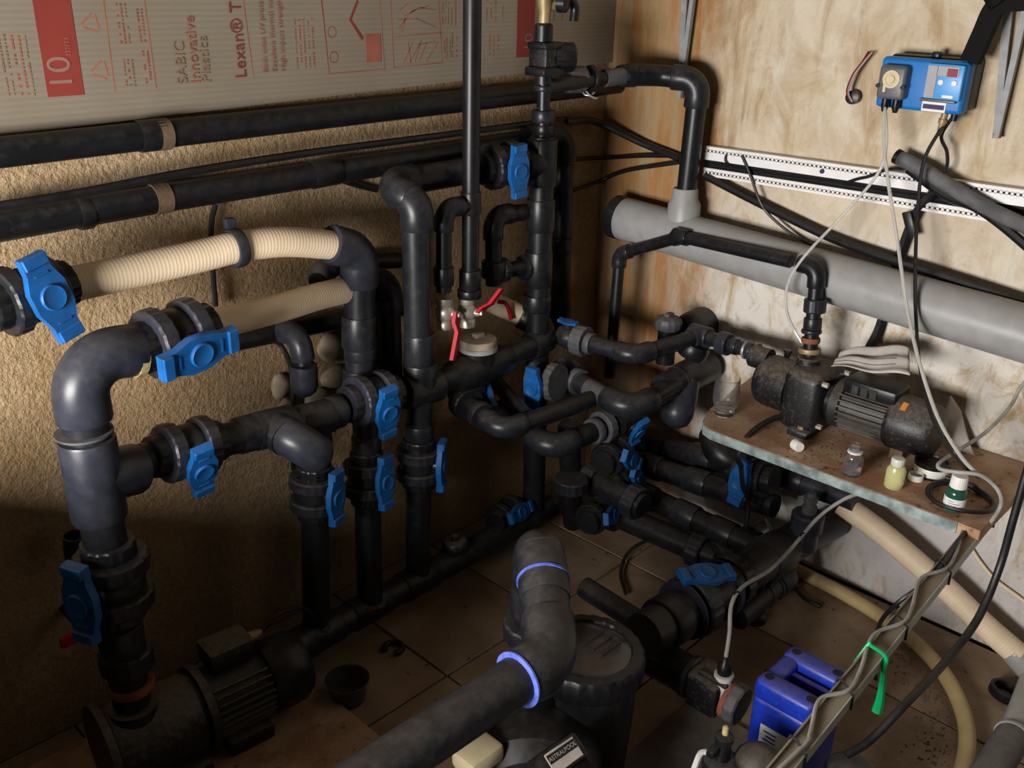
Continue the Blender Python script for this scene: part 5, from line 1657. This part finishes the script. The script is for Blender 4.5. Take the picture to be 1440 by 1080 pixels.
for p in ((-0.675,-0.971,0.305), (-0.375,-0.965,0.320)):
    cable('cable_tie', [V(p) + V((-.008, 0, .006)), V(p) + V((0, 0, .01)), V(p) + V((.012, -.004, 0)), V(p) + V((.02, -.004, -.05))], .0022, 'rubber',
          'black cable tie on the grey sensor cable ' + ('near the blue suction valve handle' if p[0] < -.45 else 'near the wall cap'), 'cable tie', 6)
t = thing('sensor_probe', 'upright black sensor with a white cable at the bottom edge', 'sensor', (-1.021,-1.167,0.200))
b = V((-1.032,-1.174,0.200))
part('holder', M().lathe([(0, .035), (.02, .035), (.03, .033), (.035, .026)], b, (0, 0, 1), 28), 'dark', t)
part('holder_base', M().lathe([(-.19, .03), (0, .03)], b, (0, 0, 1), 24), 'black', t)
part('probe', M().lathe([(.03, .015), (.07, .014), (.075, .017), (.085, .017), (.09, .008)], b, (0, 0, 1), 20), 'black', t)
part('lead_cap', M().lathe([(.09, .006), (.105, .006), (.108, .003)], b, (0, 0, 1), 12), 'tan', t)
part('side_plug', M().box(b + V((-.022, .006, .062)), (.03, .016, .016), None, .003), 'black', t)
cable('cable', [b + V((-.03, .008, .062)), (-1.020,-1.124,0.200), (-1.022,-1.114,0.150), (-1.028,-1.101,0.100)], .006, 'white', 'white cable leaving the upright sensor at the bottom edge')
t = thing('round_cap', 'big brownish black dome beside the jerrycan label at the bottom', 'cap', (-0.962,-1.218,0.200))
b = V((-0.990,-1.226,0.220))
part('dome', M().lathe([(-.22, .046), (-.02, .048), (.0, .047), (.02, .042), (.035, .028), (.042, .012), (.043, .0001)], b, (0, 0, 1), 32), 'motor', t)
t = thing('round_cap', 'wide dark grey dome under the angle bar at the bottom edge', 'cap', (-0.812,-1.322,0.150))
b = V((-0.828,-1.337,0.160))
part('dome', M().lathe([(-.16, .05), (-.02, .052), (.0, .051), (.02, .045), (.03, .03), (.034, .0001)], b, (0, 0, 1), 32), 'dark', t)
cable('cable', [(-0.012,-1.234,0.262), (-0.012,-1.269,0.227), (-0.012,-1.312,0.196), (-0.012,-1.367,0.176), (-0.012,-1.437,0.150)], .004, 'hose', 'thin cream cable running down the right wall above the lower cream hose')
rg = V((-0.167,-1.423,0.000))
single('rubber_ring', M().lathe([(0, .026), (0, .032), (.004, .035), (.022, .035), (.026, .031), (.024, .026), (.01, .024), (.0, .026)], rg, (.1, -.15, 1), 32, cap=False), 'black', 'open black ring lying on the floor near the right edge', 'ring')
t = thing('pipe_run', 'light grey pipe with a pale collar at the bottom right corner', 'pipe', (-0.464,-1.530,0.100))
pg0, pg1, pg2 = V((-0.615,-1.510,0.100)), V((-0.420,-1.507,0.100)), V((-0.211,-1.481,0.100))
pipe(t, pg0 - (pg1 - pg0) * .5, pg1, .034, 'dusty')
pipe(t, pg1, pg2, .028, 'drain')
rim(t, pg1, pg1 - pg0, .034, 'drain', 1.08, .1, 'collar')
rg = V((-1.085,-0.293,-0.000))
single('rubber_ring', M().tube([rg + V((math.cos(2 * PI * k / 40 - 2.2) * .022, math.sin(2 * PI * k / 40 - 2.2) * .022, .007)) for k in range(33)], .0075, 10), 'rubber', 'split black ring lying on the tiles near the drop pipes', 'ring')
bx = V((-1.267,-0.353,0.000))
single('plastic_bowl', M().lathe([(0, .0001), (0, .035), (.004, .04), (.055, .048), (.057, .051), (.057, .047), (.006, .037), (.005, .0001)], bx, (0, 0, 1), 32), 'lid', 'dim translucent plastic bowl on the tiles beside the left motor', 'bowl')
# gravel scattered near the yellow hose
rr = random.Random(11)
mm = M()
hosel = [V((-0.137,-1.167,0.000)), V((-0.195,-1.280,0.000)), V((-0.281,-1.351,0.000)), V((-0.385,-1.406,0.000)), V((-0.465,-1.429,0.000))]
for k in range(300):
    if k < 230:
        i = rr.randrange(4)
        p = hosel[i].lerp(hosel[i + 1], rr.random()) + V((rr.gauss(-.035, .03), rr.gauss(.03, .03), 0))
    elif k < 330:
        p = V((-0.078,-0.925,0.000)) + V((rr.gauss(0, .07), rr.gauss(0, .1), 0))
    else:
        p = V((rr.uniform(-.7, -.1), rr.uniform(-1.55, -.8), 0))
    if p.x > -.02: continue
    s = rr.uniform(.0010, .0032)
    mm.lathe([(0, s), (s * .7, s * .8), (s, .0001)], (p.x, p.y, 0.0), (0, 0, 1), 5)
single('gravel', mm, 'gravel', 'gravel and grit scattered over the floor along the yellow hose', 'gravel', None, 'stuff')
single('floor_board', M().box((-1.70, -.47, .009), (.80, .80, .016), None, .003, 1), 'board', 'tan board lying on the floor under the left pump', 'board')

# ================================================================== left pump
LPY = -.29
t = thing('pump', 'dark dirty pump with finned motor standing on the floor at the lower left', 'pump', (-1.584,-0.251,0.020))
p0, p1 = V((-1.724,-0.260,0.120)), V((-1.389,-0.292,0.120))
pd_ = (p1 - p0).normalized(); pl = (p1 - p0).length
part('pump_body', M().lathe([(-.05, .05), (-.045, .075), (-.01, .085), (pl * .36, .085), (pl * .42, .07)], p0, pd_, 36), 'iron', t)
part('end_flange', M().lathe([(-.06, .06), (-.06, .098), (-.045, .098), (-.04, .08)], p0, pd_, 36), 'iron', t)
part('rear_flange', M().lathe([(pl * .40, .07), (pl * .40, .092), (pl * .45, .092), (pl * .46, .06)], p0, pd_, 36), 'iron', t)
part('motor_core', M().lathe([(pl * .46, .066), (pl * .84, .066)], p0, pd_, 32), 'motor', t)
X_, Y_, Z_ = fr(pd_)
for k in range(30):
    a = 2 * PI * k / 30
    rv = X_ * math.cos(a) + Y_ * math.sin(a)
    if rv.z > .82: continue
    part('cooling_fin', M().box(p0 + pd_ * pl * .65 + rv * .071, (.014, .0035, pl * .36), (rv, rv.cross(pd_), pd_)), 'fins', t)
part('fan_cover', M().lathe([(pl * .84, .078), (pl * .86, .082), (pl * 1.06, .080), (pl * 1.12, .066), (pl * 1.13, .0001)], p0, pd_, 36), 'black', t)
part('terminal_box', M().box(p0 + pd_ * pl * .66 + V((0, .02, .10)), (.10, .075, .05), (pd_, V((0, 0, 1)).cross(pd_), (0, 0, 1)), .008), 'iron', t)
part('cable_gland', M().lathe([(0, .011), (.02, .010), (.03, .007)], p0 + pd_ * (pl * .66 + .05) + V((0, .02, .105)), pd_, 12), 'brass', t)
part('outlet_neck', M().lathe([(0, .05), (.10, .045), (.11, .046)], V((base.x, base.y, .10)), (0, 0, 1), 28), 'iron', t)
part('foot', M().box(p0 + pd_ * pl * .2 + V((0, 0, -.088)), (.12, .17, .03), (pd_, V((0, 0, 1)).cross(pd_), (0, 0, 1)), .006), 'iron', t)
part('foot', M().box(p0 + pd_ * pl * .66 + V((0, 0, -.085)), (.10, .14, .036), (pd_, V((0, 0, 1)).cross(pd_), (0, 0, 1)), .006), 'iron', t)
gl = p0 + pd_ * (pl * .66 + .08) + V((0, .02, .105))
cable('cable', [gl, gl + pd_ * .05 + V((0, .01, .02)), gl + pd_ * .12 + V((0, .03, -.01)), gl + pd_ * .16 + V((0, .06, -.09)), gl + pd_ * .10 + V((0, .10, -.185))], .005, 'rubber', 'dim black cable curving from the lower left motor')

# ================================================================== strainer pump in front
lc = V((-1.080,-0.889,0.345))
t = thing('pool_pump', 'glossy black strainer pump with a round clear lid at the bottom centre', 'pump', (lc.x, lc.y, 0))
part('basket_pot', M().lathe([(0, .085), (.03, .088), (.2, .098), (.285, .10), (.29, .105), (.305, .105)], (lc.x, lc.y, 0), (0, 0, 1), 40), 'black', t)
part('lid_ring', M().lathe([(.295, .108), (.30, .112), (.335, .112), (.345, .106), (.347, .088), (.340, .084)], (lc.x, lc.y, 0), (0, 0, 1), 96, 24, .02, cap=False), 'black', t)
li = part('clear_lid', M().lathe([(.335, .0845), (.342, .084), (.345, .06), (.346, .0001)], (lc.x, lc.y, 0), (0, 0, 1), 40), 'lid', t)
for k in range(3):
    part('lid_rib', M().box((lc.x + .028, lc.y - .035 + .022 * k, .347), (.06, .004, .006)), 'lid', li)
ri = V((-0.840,-0.845,0.220)) - V((lc.x, lc.y, .22))
part('inlet', M().lathe([(.06, .052), (.13, .052), (.135, .056), (.16, .056)], (lc.x, lc.y, .225), (ri.x, ri.y, 0), 32), 'black', t)
vx = V((-1.235, -.90, .15))
part('volute', M().lathe([(-.09, .06), (-.085, .11), (-.03, .128), (.05, .128), (.08, .10), (.085, .05)], vx, (-.75, -.65, 0), 40), 'black', t)
part('neck', M().box((lc.x - .09, lc.y + .02, .13), (.16, .12, .16), None, .03, 3), 'black', t)
part('discharge', M().lathe([(.18, .05), (.26, .05), (.262, .058), (.30, .058), (.302, .05)], (-1.19, -.84, 0), (0, 0, 1), 32), 'black', t)
mo = vx + V((-.75, -.65, 0)).normalized() * .09
part('motor', M().lathe([(0, .085), (.25, .085), (.27, .07)], mo, (-.75, -.65, 0), 36), 'black', t)
part('terminal_box', M().box(V((-1.362,-0.876,0.260)), (.08, .06, .04), None, .01), 'beige', t, 'beige terminal box')
# badge facing the viewer
bc = V((-1.297,-1.019,0.315))
bx_ = (V((-1.247,-1.023,0.315)) - V((-1.340,-1.017,0.315))).normalized()
to_cam = (V(cam.location) - bc).normalized()
bn = (to_cam - bx_ * to_cam.dot(bx_)).normalized()
by_ = bn.cross(bx_)
part('badge_mount', M().box(bc - bn * .03, (.10, .05, .055), (bx_, by_, bn), .01, 2), 'black', t)
bg_ = part('badge', M().box(bc, (.068, .036, .002), (bx_, by_, bn), .0008, 1), 'paper', t)
part('badge_strip', M().box(bc + by_ * .0065 + bn * .0012, (.064, .0155, .0008), (bx_, by_, bn)), 'blackink', bg_)
text_mesh('badge_text', 'ASTRALPOOL', .0105, bc - bx_ * .0315 + by_ * .0028 + bn * .0017, bx_, by_, 'paper', bg_, .0002)
# foreground pipe
t = thing('pipe_run', 'large dark foreground pipe with two elbows and blue glue rings rising from the strainer pump', 'pipe', (-1.19, -.84, .3))
G0, G1, G2, G3 = V((-1.771,-1.011,0.550)), V((-1.345,-1.021,0.550)), V((-1.185,-0.843,0.625)), V((-1.19, -.84, .29))
G3 = V((G2.x + .006, G2.y + .012, .29))
rp = .0375
pipe(t, G0, G1 + (G0 - G1).normalized() * .06, rp, 'dark')
elbow(t, G0, G1, G2, rp, 'dark', 1.2, 1.5, 1.15)
pipe(t, G1.lerp(G2, .25), G1.lerp(G2, .85), rp * 1.08, 'dark')
socket(t, G1.lerp(G2, .62), G2 - G1, rp, 2.4, 1.16, 'dark')
elbow(t, G1, G2, G3, rp, 'dark', 1.18, 1.15, .9)
pipe(t, G2 + (G3 - G2) * .2, G3, rp, 'black')
nut(t, G2 + (G3 - G2) * .62, G3 - G2, rp, 1.5, 1.0, 'dark')
socket(t, G2 + (G3 - G2) * .42, G3 - G2, rp, 1.6, 1.2, 'dark')
# glue squeezed out at the sockets
d01 = (G0 - G1).normalized()
turn = (G2 - G1).angle(G0 - G1)
dcut = rp * 1.2 * 1.5 / math.tan(turn / 2) + 1.15 * rp
gm = M().lathe([(-.003, rp * 1.19), (-.003, rp * 1.225), (.0, rp * 1.22), (.001, rp * 1.15)], G1 + d01 * dcut, d01, 32)
part('glue_ring', gm, 'glue', t, 'blue glue ring')
d12 = (G1 - G2).normalized()
turn = (G3 - G2).angle(G1 - G2)
dcut = rp * 1.18 * 1.15 / math.tan(turn / 2) + .9 * rp
gm = M().lathe([(-.001, rp * 1.18), (-.002, rp * 1.215), (.002, rp * 1.215), (.003, rp * 1.05)], G2 + d12 * dcut, d12, 32)
part('glue_ring', gm, 'glue', t, 'blue glue ring')
mm = M()
